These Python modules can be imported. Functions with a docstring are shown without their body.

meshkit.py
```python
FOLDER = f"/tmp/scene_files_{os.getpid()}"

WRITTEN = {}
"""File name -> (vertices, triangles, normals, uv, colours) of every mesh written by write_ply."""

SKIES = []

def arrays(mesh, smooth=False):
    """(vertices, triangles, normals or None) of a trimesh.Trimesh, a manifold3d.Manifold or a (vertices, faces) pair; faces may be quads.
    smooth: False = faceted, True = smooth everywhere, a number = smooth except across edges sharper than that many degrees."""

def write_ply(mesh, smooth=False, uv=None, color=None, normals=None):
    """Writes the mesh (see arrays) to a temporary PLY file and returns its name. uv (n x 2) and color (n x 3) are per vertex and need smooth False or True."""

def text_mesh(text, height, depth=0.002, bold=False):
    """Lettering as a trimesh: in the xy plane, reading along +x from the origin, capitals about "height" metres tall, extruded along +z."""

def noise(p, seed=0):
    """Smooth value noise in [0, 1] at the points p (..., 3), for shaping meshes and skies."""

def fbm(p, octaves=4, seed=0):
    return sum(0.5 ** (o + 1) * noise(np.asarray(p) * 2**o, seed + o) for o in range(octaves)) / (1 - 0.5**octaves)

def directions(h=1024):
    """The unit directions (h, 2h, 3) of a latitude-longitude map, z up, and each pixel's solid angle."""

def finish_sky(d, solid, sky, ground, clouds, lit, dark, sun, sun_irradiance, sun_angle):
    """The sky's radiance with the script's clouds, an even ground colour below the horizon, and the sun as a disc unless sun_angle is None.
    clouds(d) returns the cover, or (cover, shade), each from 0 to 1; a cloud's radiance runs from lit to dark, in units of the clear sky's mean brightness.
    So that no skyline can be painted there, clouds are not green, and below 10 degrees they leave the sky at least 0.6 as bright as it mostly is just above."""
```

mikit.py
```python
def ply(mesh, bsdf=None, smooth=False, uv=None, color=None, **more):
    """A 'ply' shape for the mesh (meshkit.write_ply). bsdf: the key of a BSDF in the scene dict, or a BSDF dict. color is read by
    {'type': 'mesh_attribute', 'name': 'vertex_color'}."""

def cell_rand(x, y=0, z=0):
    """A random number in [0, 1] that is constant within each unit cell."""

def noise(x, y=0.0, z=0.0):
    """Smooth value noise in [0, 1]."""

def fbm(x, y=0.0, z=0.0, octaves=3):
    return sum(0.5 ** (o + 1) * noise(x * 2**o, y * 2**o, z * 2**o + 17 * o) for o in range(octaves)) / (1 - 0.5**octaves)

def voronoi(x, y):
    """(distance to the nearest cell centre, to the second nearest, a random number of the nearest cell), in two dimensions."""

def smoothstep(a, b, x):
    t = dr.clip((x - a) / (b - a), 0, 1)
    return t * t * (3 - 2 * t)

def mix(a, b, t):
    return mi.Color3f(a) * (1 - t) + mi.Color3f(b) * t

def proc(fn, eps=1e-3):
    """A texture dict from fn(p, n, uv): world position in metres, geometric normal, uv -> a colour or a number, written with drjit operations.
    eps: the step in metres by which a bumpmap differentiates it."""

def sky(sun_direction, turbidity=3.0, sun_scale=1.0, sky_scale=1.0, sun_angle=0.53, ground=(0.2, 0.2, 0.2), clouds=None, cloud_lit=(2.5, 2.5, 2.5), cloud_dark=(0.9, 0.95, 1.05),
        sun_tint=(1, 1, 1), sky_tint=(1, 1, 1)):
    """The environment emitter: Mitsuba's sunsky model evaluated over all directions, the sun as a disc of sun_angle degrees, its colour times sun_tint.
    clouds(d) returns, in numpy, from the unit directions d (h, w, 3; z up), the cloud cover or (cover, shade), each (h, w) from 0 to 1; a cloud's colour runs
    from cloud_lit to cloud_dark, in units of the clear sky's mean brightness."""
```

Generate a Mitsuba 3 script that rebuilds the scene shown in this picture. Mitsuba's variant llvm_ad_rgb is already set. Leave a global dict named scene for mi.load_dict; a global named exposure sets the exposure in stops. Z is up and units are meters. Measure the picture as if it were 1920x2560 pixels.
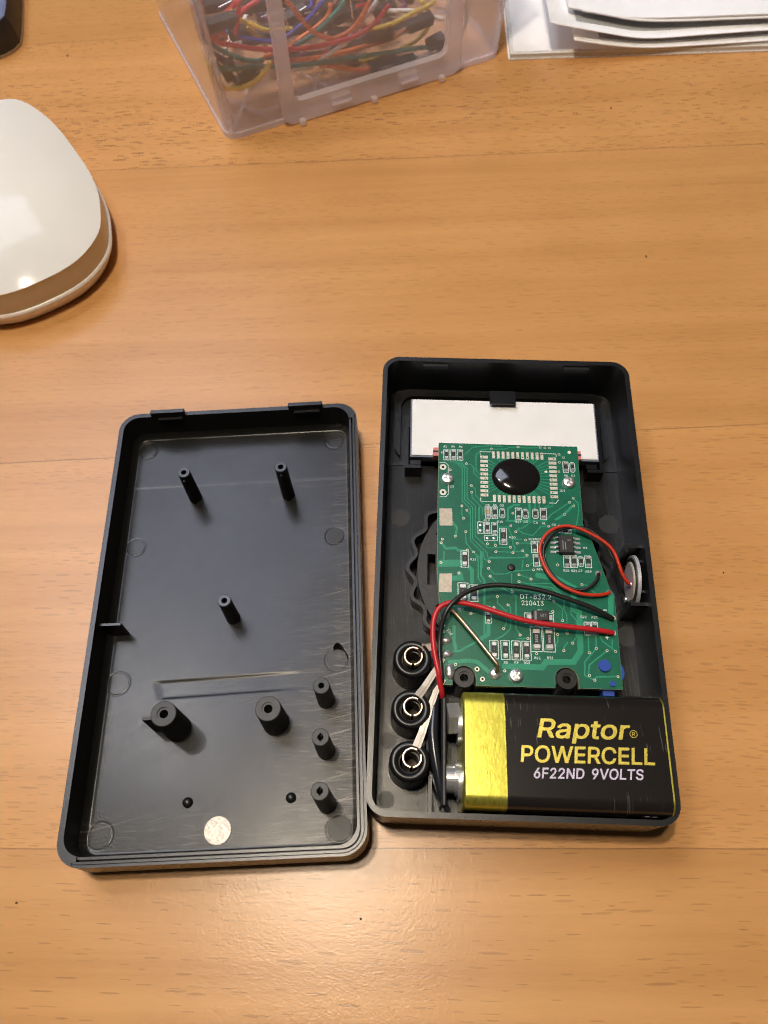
import math, random
import numpy as np, trimesh, manifold3d as m3, shapely
import shapely.geometry as sg
from shapely import affinity
from scipy.interpolate import CubicSpline
import drjit as dr
import mitsuba as mi
import mikit, meshkit
from mikit import proc, noise, fbm, voronoi, cell_rand, smoothstep, mix

T = mi.ScalarTransform4f
MM = 0.001
scene, labels = {}, {}

# ------------------------------------------------------------------ camera, lamps, exposure
CAM_H, PITCH, ROLL, FOC = 0.2113, 1.0866, 0.0453, 2024.08
_f = np.array([0, math.cos(PITCH), -math.sin(PITCH)]); _r = np.array([1.0, 0, 0]); _d = np.cross(_f, _r)
_up = -(-math.sin(ROLL) * _r + math.cos(ROLL) * _d)
scene['camera'] = {'type': 'thinlens', 'to_world': T().look_at(origin=[0, 0, CAM_H], target=[0, float(_f[1]), CAM_H + float(_f[2])], up=[float(v) for v in _up]),
                   'fov': math.degrees(2 * math.atan(960 / FOC)), 'fov_axis': 'x', 'near_clip': 0.01, 'far_clip': 20.0,
                   'aperture_radius': 0.00045, 'focus_distance': 0.205}
exposure = -.33

def rgb(*c): return {'type': 'rgb', 'value': [float(v) for v in c]}
def bulb(key, pos, r, rad):
    scene[key + '__globe'] = {'type': 'sphere', 'center': [float(v) for v in pos], 'radius': r, 'emitter': {'type': 'area', 'radiance': rgb(*rad)}}
    v = trimesh.creation.cylinder(radius=r * .62, height=.05, sections=24); v.apply_translation([pos[0], pos[1], pos[2] + r * .8 + .025])
    scene[key + '__socket'] = mikit.ply(v, 'mat_paper', smooth=30)
WARM = np.array([1.0, .86, .67])
bulb('lamp_bulb', (-.105, .112, .80), .022, WARM * 800)
bulb('lamp_bulb_001', (-.052, .052, .82), .019, WARM * 600)
bulb('lamp_bulb_002', (-.40, .36, 1.0), .020, np.array([1.0, .93, .84]) * 420)
labels['lamp_bulb_002'] = {'label': 'whiter lamp bulb hanging high over the left end of the desk', 'category': 'lamp'}
labels['lamp_bulb'] = {'label': 'larger warm lamp bulb hanging above the desk', 'category': 'lamp'}
labels['lamp_bulb_001'] = {'label': 'smaller warm lamp bulb hanging right above the near desk edge', 'category': 'lamp'}
scene['ceiling_lamp__diffuser'] = {'type': 'rectangle', 'to_world': T().look_at(origin=[-.62, 1.05, 1.9], target=[-.03, .12, 0], up=[0, 0, 1]) @ T().scale([.52, .52, 1]),
                         'emitter': {'type': 'area', 'radiance': rgb(6.6, 6.95, 8.3)}}
labels['ceiling_lamp'] = {'label': 'square cool white ceiling lamp panel beyond the desk', 'category': 'lamp'}
scene['room_light'] = {'type': 'constant', 'radiance': rgb(.036, .035, .034)}

# ------------------------------------------------------------------ small tools
def Rx(t): c, s = math.cos(t), math.sin(t); return np.array([[1, 0, 0], [0, c, -s], [0, s, c]])
def Ry(t): c, s = math.cos(t), math.sin(t); return np.array([[c, 0, s], [0, 1, 0], [-s, 0, c]])
def Rz(t): c, s = math.cos(t), math.sin(t); return np.array([[c, -s, 0], [s, c, 0], [0, 0, 1]])
# the front shell lies on its selector knob, the back cover on its stand rib: both are tilted a little
SHELL = (Rz(-.0737) @ Rx(.0309) @ Ry(.018), np.array([32.5745, 84.5329, 21.018]))
COVER = (Rz(-.0015) @ Rx(-.0321) @ Ry(-.0158), np.array([-42.3559, 79.567, 13.281]))
WORLD = (np.eye(3), np.zeros(3))
_u = np.array([107.3, 43.7, 0]) / np.hypot(107.3, 43.7)
BOX = (np.stack([_u, [-_u[1], _u[0], 0], [0, 0, 1]], 1), np.array([-53.1, 279.1, 0]))

def tm(mesh):
    if isinstance(mesh, m3.Manifold):
        q = mesh.to_mesh(); return trimesh.Trimesh(np.array(q.vert_properties[:, :3]), np.array(q.tri_verts), process=False)
    if isinstance(mesh, (list, tuple)):
        return trimesh.util.concatenate([tm(x) for x in mesh])
    return mesh
def numbered(key):
    if key not in used: used.add(key); return key
    k = 1
    while f'{key}_{k:03d}' in used: k += 1
    used.add(f'{key}_{k:03d}'); return f'{key}_{k:03d}'
used = set()
def add(key, mesh, bsdf, frame=WORLD, smooth=32, **lab):
    """one entry of the scene: the mesh, in millimetres in the frame"""
    key = numbered(key)
    m = tm(mesh); R, o = frame
    m = trimesh.Trimesh((np.asarray(m.vertices) @ R.T + o) * MM, m.faces, process=False)
    scene[key] = mikit.ply(m, 'mat_' + bsdf, smooth=smooth)
    if lab: labels[key] = lab
    return key
def thing(key, label, category, group=None):
    key = numbered(key)
    labels[key] = {'label': label, 'category': category}
    if group: labels[key]['group'] = group
    return key
def rr(x0, y0, x1, y1, r):
    return sg.box(x0, y0, x1, y1).buffer(-r).buffer(r, quad_segs=10) if r > 0 else sg.box(x0, y0, x1, y1)
def ex(poly, z0, z1):
    """extrude a shapely polygon (or list of points) from z0 to z1 as a manifold"""
    if not hasattr(poly, 'geom_type'): poly = sg.Polygon(poly)
    out = m3.Manifold()
    for g in getattr(poly, 'geoms', [poly]):
        if g.is_empty: continue
        g = shapely.geometry.polygon.orient(g)
        rings = [np.array(g.exterior.coords)[:-1]] + [np.array(i.coords)[:-1] for i in g.interiors]
        out = out + m3.Manifold.extrude(m3.CrossSection(rings, m3.FillRule.EvenOdd), z1 - z0).translate([0, 0, z0])
    return out
def bx(x0, y0, z0, x1, y1, z1, bev=0.0):
    lo, hi = np.minimum([x0, y0, z0], [x1, y1, z1]), np.maximum([x0, y0, z0], [x1, y1, z1])
    if bev <= 0: return m3.Manifold.cube(list(hi - lo)).translate(list(lo))
    P = []
    for a in range(3):
        l, h = lo + bev, hi - bev; l[a], h[a] = lo[a], hi[a]
        P += [[x, y, z] for x in (l[0], h[0]) for y in (l[1], h[1]) for z in (l[2], h[2])]
    return m3.Manifold.hull_points(np.array(P, float))
def cyl(x, y, z0, z1, r, r2=None, n=40):
    return m3.Manifold.cylinder(z1 - z0, r, r if r2 is None else r2, n).translate([x, y, z0])
def dome(x, y, z, rx, ry, h, n=40, rings=10, p=2.0):
    V, F = [], []
    for i in range(rings + 1):
        t = i / rings * math.pi / 2
        for k in range(n):
            a = 2 * math.pi * k / n
            V.append((x + rx * math.cos(t) ** (2 / p) * math.cos(a), y + ry * math.cos(t) ** (2 / p) * math.sin(a), z + h * math.sin(t)))
    for i in range(rings):
        for k in range(n):
            a, b, c, d = i * n + k, i * n + (k + 1) % n, (i + 1) * n + (k + 1) % n, (i + 1) * n + k
            F += [(a, b, c), (a, c, d)]
    return trimesh.Trimesh(V, F, process=False)
def spline(pts, n=12):
    P = np.array(pts, float)
    P = P[np.r_[True, np.linalg.norm(np.diff(P, axis=0), axis=1) > 1e-6]]
    if len(P) < 3: return np.array([P[0] + (P[-1] - P[0]) * t for t in np.linspace(0, 1, n)])
    s = np.r_[0, np.cumsum(np.sqrt(np.linalg.norm(np.diff(P, axis=0), axis=1)))]
    return CubicSpline(s, P)(np.linspace(0, s[-1], n * (len(P) - 1) + 1))
def tube(pts, r, sides=12, smoothed=True, n=8):
    P = spline(pts, n) if smoothed else np.array(pts, float)
    r = np.broadcast_to(r, (len(P),))
    t = np.gradient(P, axis=0); t /= np.linalg.norm(t, axis=1, keepdims=True) + 1e-12
    u = np.cross(t[0], [0.3, .2, .93]); u /= np.linalg.norm(u)
    V = []
    for k in range(len(P)):
        u = u - t[k] * (u @ t[k]); u /= np.linalg.norm(u); v = np.cross(t[k], u)
        for a in np.arange(sides) * 2 * math.pi / sides: V.append(P[k] + r[k] * (math.cos(a) * u + math.sin(a) * v))
    F = []
    for k in range(len(P) - 1):
        for j in range(sides):
            a, b, c, d = k * sides + j, k * sides + (j + 1) % sides, (k + 1) * sides + (j + 1) % sides, (k + 1) * sides + j
            F += [(a, b, c), (a, c, d)]
    e = len(V); V += [P[0], P[-1]]
    for j in range(sides):
        F += [(e, (j + 1) % sides, j), (e + 1, (len(P) - 1) * sides + j, (len(P) - 1) * sides + (j + 1) % sides)]
    return trimesh.Trimesh(V, F, process=False)
def loft(rings, cap=True):
    """closed rings of equal length, joined one to the next"""
    n = len(rings[0]); V = np.vstack(rings); F = []
    for i in range(len(rings) - 1):
        for k in range(n):
            a, b, c, d = i * n + k, i * n + (k + 1) % n, (i + 1) * n + (k + 1) % n, (i + 1) * n + k
            F += [(a, b, c), (a, c, d)]
    if cap:
        e = len(V); V = np.vstack([V, rings[0].mean(0), rings[-1].mean(0)]); o = (len(rings) - 1) * n
        for k in range(n): F += [(e, (k + 1) % n, k), (e + 1, o + k, o + (k + 1) % n)]
    m = trimesh.Trimesh(V, F, process=False)
    if m.volume < 0: m.invert()
    return m
def lathe(x, y, prof, n=48):
    m = trimesh.creation.revolve(np.array(prof, float), sections=n); m.apply_translation([x, y, 0])
    if m.volume < 0: m.invert()
    return m
_txt = {}
def text(s, h, x, y, z, ang=0.0, bold=False, shear=0.0, width=None, align='c', depth=.04, base=True):
    """lettering in mm: capitals h tall; x, y the middle (align c) or the left end of the base line (align l)"""
    m = meshkit.text_mesh(s, 1.0, 1.0, bold).copy()
    v = np.array(m.vertices); v[:, 0] += shear * v[:, 1]
    x0, x1 = v[:, 0].min(), v[:, 0].max()
    v[:, 0] -= x0; w = x1 - x0
    k = h if width is None else width / w
    v[:, 0] *= k; v[:, 1] *= h; v[:, 2] = v[:, 2] * depth
    if align == 'c': v[:, 0] -= w * k / 2; v[:, 1] -= h / 2
    c, s_ = math.cos(ang), math.sin(ang)
    q = np.stack([x + c * v[:, 0] - s_ * v[:, 1], y + s_ * v[:, 0] + c * v[:, 1], z + v[:, 2]], 1)
    return trimesh.Trimesh(q, m.faces, process=False)

# ------------------------------------------------------------------ measured places, in millimetres in each thing's own frame
BOARD = [(-18.92,37.26),(20.03,37.16),(19.85,12.03),(19.99,11.62),(21.46,9.75),(25.53,-5.51),(26.43,-6.67),(26.31,-31.4),(-17.37,-31.6),(-17.15,-31.49),(-18.21,-18.59),(-18.22,-16.12),(-19.22,-0.73)]
CHIPS = [('R2', np.float64(-16.77), np.float64(33.4), np.float64(1.52), np.float64(3.34)), ('R3', np.float64(-14.88), np.float64(33.46), np.float64(1.52), np.float64(3.34)), ('R4', np.float64(-12.95), np.float64(33.44), np.float64(1.52), np.float64(3.34)), ('R6', np.float64(16.34), np.float64(30.39), np.float64(1.5), np.float64(3.45)), ('C1o', np.float64(18.22), np.float64(30.45), np.float64(1.37), np.float64(3.14)), ('C8t', np.float64(-5.57), np.float64(15.75), np.float64(1.53), np.float64(3.48)), ('R5', np.float64(-3.71), np.float64(15.74), np.float64(1.6), np.float64(3.56)), ('C2o', np.float64(-1.72), np.float64(15.65), np.float64(1.46), np.float64(2.89)), ('R17', np.float64(2.66), np.float64(15.64), np.float64(1.66), np.float64(3.48)), ('C3o', np.float64(4.55), np.float64(15.62), np.float64(1.46), np.float64(2.96)), ('C4o', np.float64(7.21), np.float64(15.71), np.float64(1.53), np.float64(2.96)), ('R1', np.float64(9.4), np.float64(15.77), np.float64(1.66), np.float64(3.48)), ('-p', np.float64(-7.62), np.float64(11.18), np.float64(1.52), np.float64(3.35)), ('R19', np.float64(-5.88), np.float64(11.12), np.float64(1.45), np.float64(3.35)), ('R18', np.float64(-3.91), np.float64(11.04), np.float64(1.65), np.float64(3.42)), ('-h', np.float64(-4.96), np.float64(8.19), np.float64(3.54), np.float64(1.44)), ('R20', np.float64(-1.67), np.float64(8.83), np.float64(1.9), np.float64(4.69)), ('R15', np.float64(-12.01), np.float64(1.94), np.float64(1.94), np.float64(4.7)), ('R28', np.float64(6.47), np.float64(5.87), np.float64(1.63), np.float64(3.21)), ('R27', np.float64(8.16), np.float64(5.92), np.float64(1.63), np.float64(3.21)), ('R24', np.float64(6.8), np.float64(2.1), np.float64(1.55), np.float64(3.23)), ('R26', np.float64(8.49), np.float64(2.16), np.float64(1.55), np.float64(3.23)), ('R25', np.float64(14.8), np.float64(2.01), np.float64(1.68), np.float64(3.37)), ('R31', np.float64(16.7), np.float64(2.06), np.float64(1.68), np.float64(3.37)), ('C7o', np.float64(18.48), np.float64(2.12), np.float64(1.42), np.float64(2.95)), ('R29', np.float64(20.41), np.float64(2.11), np.float64(1.68), np.float64(3.37)), ('C6w', np.float64(14.92), np.float64(11.41), np.float64(3.29), np.float64(2.26)), ('R13', np.float64(-12.52), np.float64(-7.28), np.float64(2.63), np.float64(4.98)), ('R14', np.float64(-9.75), np.float64(-7.57), np.float64(2.13), np.float64(4.6)), ('R16', np.float64(-6.18), np.float64(-14.06), np.float64(1.54), np.float64(2.93)), ('R22', np.float64(18.83), np.float64(-16.15), np.float64(1.6), np.float64(3.42)), ('R23', np.float64(20.67), np.float64(-16.09), np.float64(1.6), np.float64(3.42)), ('R7', np.float64(-4.9), np.float64(-22.37), np.float64(2.13), np.float64(4.74)), ('R8', np.float64(-2.09), np.float64(-22.42), np.float64(2.2), np.float64(4.88)), ('R9', np.float64(0.59), np.float64(-22.41), np.float64(2.2), np.float64(4.88)), ('R10', np.float64(3.19), np.float64(-22.39), np.float64(2.2), np.float64(4.88)), ('3523', np.float64(5.77), np.float64(-19.36), np.float64(2.9), np.float64(6.45)), ('5983', np.float64(8.95), np.float64(-19.33), np.float64(2.9), np.float64(6.45))]
SILK = [('R2', np.float64(-17.12), np.float64(36.07)), ('R3', np.float64(-14.94), np.float64(36.13)), ('R4', np.float64(-12.75), np.float64(36.12)), ('R6', np.float64(16.28), np.float64(27.79)), ('C1', np.float64(18.24), np.float64(27.77)), ('C8', np.float64(-5.59), np.float64(17.99)), ('R5', np.float64(-3.65), np.float64(18.05)), ('C2', np.float64(-1.78), np.float64(18.03)), ('R17', np.float64(2.5), np.float64(13.21)), ('C3', np.float64(4.51), np.float64(13.27)), ('C4', np.float64(7.18), np.float64(13.13)), ('R1', np.float64(9.35), np.float64(12.98)), ('R19', np.float64(-5.96), np.float64(13.35)), ('R18', np.float64(-2.36), np.float64(13.06)), ('R20', np.float64(0.81), np.float64(8.55)), ('R15', np.float64(-9.74), np.float64(1.9)), ('C6', np.float64(12.03), np.float64(12.63)), ('R28', np.float64(5.89), np.float64(8.17)), ('R27', np.float64(7.53), np.float64(8.22)), ('U1', np.float64(19.93), np.float64(6.11)), ('C5', np.float64(-15.26), np.float64(23.35)), ('IC1', np.float64(14.96), np.float64(22.99)), ('R24', np.float64(7.6), np.float64(-0.38)), ('R25', np.float64(14.51), np.float64(-0.55)), ('R31', np.float64(16.55), np.float64(-0.56)), ('C7', np.float64(18.2), np.float64(-0.51)), ('R29', np.float64(20.3), np.float64(-0.68)), ('R13', np.float64(-13.12), np.float64(-12.0)), ('R16', np.float64(-6.33), np.float64(-11.12)), ('D1', np.float64(7.06), np.float64(-11.7)), ('R22', np.float64(18.09), np.float64(-13.11)), ('R23', np.float64(20.84), np.float64(-13.1)), ('R8', np.float64(-2.09), np.float64(-25.58)), ('R9', np.float64(0.54), np.float64(-25.49)), ('R10', np.float64(3.16), np.float64(-25.48)), ('R11', np.float64(5.81), np.float64(-24.17)), ('R12', np.float64(8.95), np.float64(-24.07))]
TRACES = [([(-15.92,31.57),(-13.69,30.65),(-12.4,29.24),(-12.49,19.16),(-10.28,16.61),(-10.41,7.3),(-7.37,3.84),(-7.46,-0.47)],0.27),
([(-14.71,31.92),(-12.94,30.67),(-11.72,29.42),(-11.82,19.55),(-9.71,17.19),(-9.85,7.86),(-6.08,3.88),(-5.65,1.44)],0.27),
([(-12.93,31.85),(-12.66,31.07),(-11.04,29.16),(-11.14,19.95),(-8.94,17.58),(-9.08,8.6),(-5.72,5.24),(-0.18,5.66)],0.27),
([(-11.22,30.72),(-9.92,30.49),(-9.19,29.42),(-9.21,27.86),(-7.61,26.16)],0.27),
([(-9.95,23.79),(-8.85,22.86),(-8.88,20.97),(-6.75,18.4)],0.27),
([(-9.88,21.77),(-9.73,20.18),(-6.95,16.9),(-6.99,15.05)],0.27),
([(-12.61,17.54),(-12.63,14.87),(-12.15,13.85)],0.27),
([(-11.19,16.21),(-10.31,14.94)],0.27),
([(-11.6,33.68),(-9.33,36.14),(-4.64,36.69),(-1.18,36.59)],0.27),
([(-4.15,35.7),(-6.74,35.42),(-8.5,33.77),(-8.59,28.65),(-7.58,27.52)],0.27),
([(-3.63,35.6),(0.17,35.83),(0.71,36.37),(3.31,36.45),(5.72,36.28),(9.6,36.52)],0.27),
([(14.75,34.48),(15.89,33.41)],0.27),
([(13.05,31.86),(14.6,31.91)],0.27),
([(14.25,28.96),(12.88,28.92)],0.27),
([(17.76,20.73),(19,19.38),(18.99,16.96),(17.99,12.16)],0.27),
([(16.67,19.5),(11.45,15.62),(10.02,13.73),(6.38,13.62),(3.64,11.35),(2.65,11.31),(1.79,10.2)],0.30),
([(17.79,18.78),(14.93,15.72),(12.69,14.18)],0.66),
([(10.75,12.11),(8.61,12.05),(6.17,9.25),(3.58,9.89),(2.31,10.94)],0.30),
([(7.29,18.83),(7.22,17.34)],0.30),
([(8.46,18.87),(8.4,17.75)],0.30),
([(12.06,20.48),(11.93,18.23),(9.2,17.03)],0.30),
([(5.84,19.91),(5.55,13.59),(-0.57,13.4)],0.54),
([(-0.24,13.41),(-0.11,17.11),(1.59,18.28),(2.93,18.32)],0.54),
([(-2.94,11.5),(-0.3,11.59),(0.9,8.37),(0.83,6.58),(1.45,5.53),(0.74,4.09)],0.30),
([(1.99,6.9),(6.07,7.03)],0.27),
([(-3.63,4.31),(-0.22,4.24),(3.36,4.71),(4.45,3.5),(2.96,2.76),(-5.46,2.67)],0.30),
([(-5.82,8.16),(-5.85,6.44)],0.27),
([(-4.03,7.5),(-3.81,6.08)],0.27),
([(-11.69,9.78),(-11.57,6.55),(-9.65,3.95),(-7.42,1.73)],0.30),
([(-15.13,12.59),(-13.99,10.98),(-14.33,8.44)],0.60),
([(-18.1,6.35),(-16.96,4.78),(-14.35,5.04),(-13.7,4.35),(-11.27,4.25)],0.72),
([(-18.41,0.51),(-13.25,0.67)],1.99),
([(-7.94,17.24),(-8.02,13.17)],0.48),
([(17.83,12.15),(17.35,9.96),(18.91,8.93)],0.27),
([(10.95,18.57),(9.55,17.41)],0.27),
([(3.18,8.08),(1.21,8.02)],0.27),
([(-17.44,1.77),(-17.45,3.88)],0.30),
([(-10.83,-0.34),(-10.12,-1.09),(-10.17,-4.55)],1.01),
([(-13.36,-2.16),(-13.02,-3.49),(-15.34,-3.56)],1.35),
([(-8.97,3.24),(-8.45,1.68),(-8.54,-3.35),(-7.85,-4.29)],0.37),
([(-7.69,4.07),(-7.81,-2.56),(-6.95,-3.87),(-7.27,-19.24),(-13.53,-22.99),(-14.9,-23.04)],0.54),
([(-5.75,1.38),(-5.55,2.36),(4.41,2.87),(4.62,3.46)],0.30),
([(-7.14,4.08),(-6.82,2.13),(-5.57,1.38)],0.30),
([(-5.8,-0.49),(-4.4,-2.07),(-1.17,-1.97),(0.29,-1.15),(6.05,-0.58)],0.30),
([(0.19,-1.93),(0.02,-6.69)],0.30),
([(-5.31,-2.67),(-2.37,-5.82),(1.1,-7.98)],0.30),
([(3.29,2.05),(3.01,-0.29)],0.30),
([(4.48,0.53),(6.15,1.55)],0.30),
([(2.22,-2.05),(5.04,-3.12)],0.30),
([(2.15,-3.97),(4.08,-4.48),(10.5,-4.28),(13.31,-7.59)],0.30),
([(5.14,-4.83),(10.61,-5.42),(13.44,-8.34),(13.25,-11.32),(13.85,-12.77),(13.54,-17.5)],0.30),
([(10.75,-9.17),(12.75,-10.96),(12.71,-14.27)],0.30),
([(18.32,-4.23),(19.38,-4.38),(21.51,-6.58)],0.30),
([(7.05,-2.09),(11.66,-2.72),(16.12,-5.24),(15.71,-11.24),(17.06,-11.93),(16.67,-22.04),(14.76,-24.9),(7.94,-25.12),(6.85,-26.54),(-2.32,-26.49)],1.48),
([(15.23,-7.91),(14.93,-12.37),(16.2,-14.16),(15.89,-18.51),(14.76,-19.97)],0.34),
([(-3.68,-8.32),(-3.73,-10),(-1.51,-12.15),(-1.62,-15.45),(-2.36,-16.93)],0.34),
([(-1.1,-10.47),(-0.42,-11.01),(-0.62,-16.87),(-2.59,-18.73),(-4.7,-19.87)],0.34),
([(1.09,-8.35),(0.77,-16.83),(1.75,-18.24)],0.34),
([(3.78,-19.25),(1.01,-19.34)],0.34),
([(11.27,-17.94),(11.16,-19.73),(10.58,-20.81)],0.34),
([(12.38,-22.17),(12.62,-21.1),(13.55,-20.01)],0.34),
([(18.89,-17.69),(18.69,-22.5)],0.34),
([(20.79,-17.63),(20.67,-21.2),(17.49,-24.81),(17.23,-28.28),(19.51,-29.23)],0.37),
([(23.19,-21.83),(18.63,-25.47),(18.07,-28.25)],0.37),
([(21.8,-17.96),(22.37,-19.37),(23.65,-20.4),(25.41,-21.76)],0.37),
([(19.5,-29.4),(20.08,-28.53),(25.33,-28.19)],0.37),
([(25.55,-6.83),(25.08,-12.05)],1.35),
([(-14.87,-16.6),(-14.89,-20.2),(-14.55,-22.32)],0.81),
([(-15.94,-25.88),(-11.16,-25.38),(-9.11,-25.66),(-6.44,-28)],1.01),
([(-10.65,-13.18),(-8.54,-12.74)],0.47),
([(-6.14,-15.23),(-6.22,-18.49),(-8.67,-20)],1.01),
([(24.81,-18.94),(24.62,-21.08)],0.34)]
VIAS = [(-4.15,35.7),(3.41,36.53),(9.6,36.56),(10.91,36.48),(12.18,36.48),(-17.91,34.16),(-15.75,28.63),(-11.22,30.72),(-9.95,23.82),(-9.88,21.77),(-12.61,17.54),(-11.26,16.25),(-12.21,13.78),(14.75,34.48),(15.96,33.45),(14.7,31.91),(14.35,28.93),(17.76,20.77),(16.67,19.5),(15.1,15.8),(17.77,18.41),(1.17,15.74),(0.47,11.94),(1.75,10.2),(-11.63,9.82),(-17.87,7.46),(-18.2,6.41),(-14.43,8.43),(-11.26,4.5),(-9.65,3.95),(-5.89,6.44),(-3.81,6.08),(0.15,5.67),(1.99,6.9),(4.21,7.86),(3.36,4.74),(0.74,4.09),(4.45,3.5),(-3.73,4.24),(-5.58,1.37),(4.41,0.53),(12.38,1.02),(-18.25,0.69),(10.65,12.11),(-13.54,-2.09),(-5.8,-0.49),(-5.42,-2.72),(4.38,0.53),(5.98,-0.59),(2.11,-2.1),(2.04,-4.01),(5.18,-3.19),(12.31,0.97),(0.15,-6.84),(-3.68,-8.24),(-4.64,-11.33),(-1.03,-10.47),(-10.57,-13.06),(-2.36,-16.85),(1.71,-18.38),(3.68,-19.25),(10.34,-11.89),(12.71,-14.27),(11.16,-17.98),(10.75,-9.09),(18.32,-4.3),(14.82,-20.08),(12.49,-22.1),(13.61,-17.57),(5.66,-23.09),(18.8,-22.43),(20.63,-21.27),(23.29,-21.75),(25.4,-21.9),(18.41,-28.24),(19.61,-29.33),(25.39,-28.29),(-2.43,-27.7),(-9.25,-27.47),(-7.94,-29.94),(-14.58,-26.46),(-17.48,-16.5),(-17.48,-18.13),(-10.71,-17.55)]
PADS = [(-3.61,33.76,0.76,2.23),(-3.7,20.07,0.81,2.19),(-2.25,33.76,0.76,2.23),(-2.35,20.07,0.81,2.19),(-0.9,33.76,0.76,2.23),(-1,20.06,0.81,2.19),(0.46,33.76,0.76,2.23),(0.35,20.06,0.81,2.19),(1.81,33.75,0.76,2.23),(1.7,20.06,0.8,2.19),(3.17,33.75,0.76,2.23),(3.05,20.05,0.8,2.19),(4.52,33.75,0.76,2.23),(4.4,20.05,0.8,2.19),(5.88,33.75,0.76,2.23),(5.75,20.05,0.8,2.19),(7.23,33.75,0.76,2.23),(7.1,20.04,0.8,2.19),(8.58,33.74,0.76,2.23),(8.44,20.04,0.8,2.19),(9.94,33.74,0.76,2.23),(9.79,20.03,0.8,2.19),(-6.24,32.97,2.13,0.87),(12.78,32.96,2.13,0.87),(-6.26,31.62,2.13,0.87),(12.76,31.61,2.12,0.87),(-6.28,30.27,2.12,0.86),(12.75,30.27,2.12,0.86),(-6.3,28.93,2.12,0.86),(12.74,28.93,2.11,0.86),(-6.32,27.6,2.11,0.85),(12.73,27.61,2.11,0.85),(-6.33,26.28,2.11,0.85),(12.71,26.29,2.1,0.85),(-6.35,24.96,2.1,0.85),(12.7,24.97,2.1,0.85),(-6.37,23.65,2.1,0.84),(12.69,23.67,2.09,0.84),(-6.39,22.35,2.09,0.84),(12.68,22.37,2.09,0.84),(-6.4,21.05,2.09,0.83),(12.66,21.07,2.08,0.83)]
PAD_FRAME = [(-7.31,34.68),(13.9,34.58),(13.71,19.14),(-7.41,19.02)]
BLOB = [(2.42,26.86),(9.11,27.06),(2.64,32.65)]
SILVER_PADS = [[(-18.72,16.61),(-15.29,16.64),(-15.14,11.49),(-18.61,11.46)],[(-18.67,-2.4),(-15.34,-2.26),(-15.46,-7.48),(-18.73,-7.51)]]
SCREWS = [(-16.51,25.62),(16.77,25.42),(0.23,-28.94)]
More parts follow.
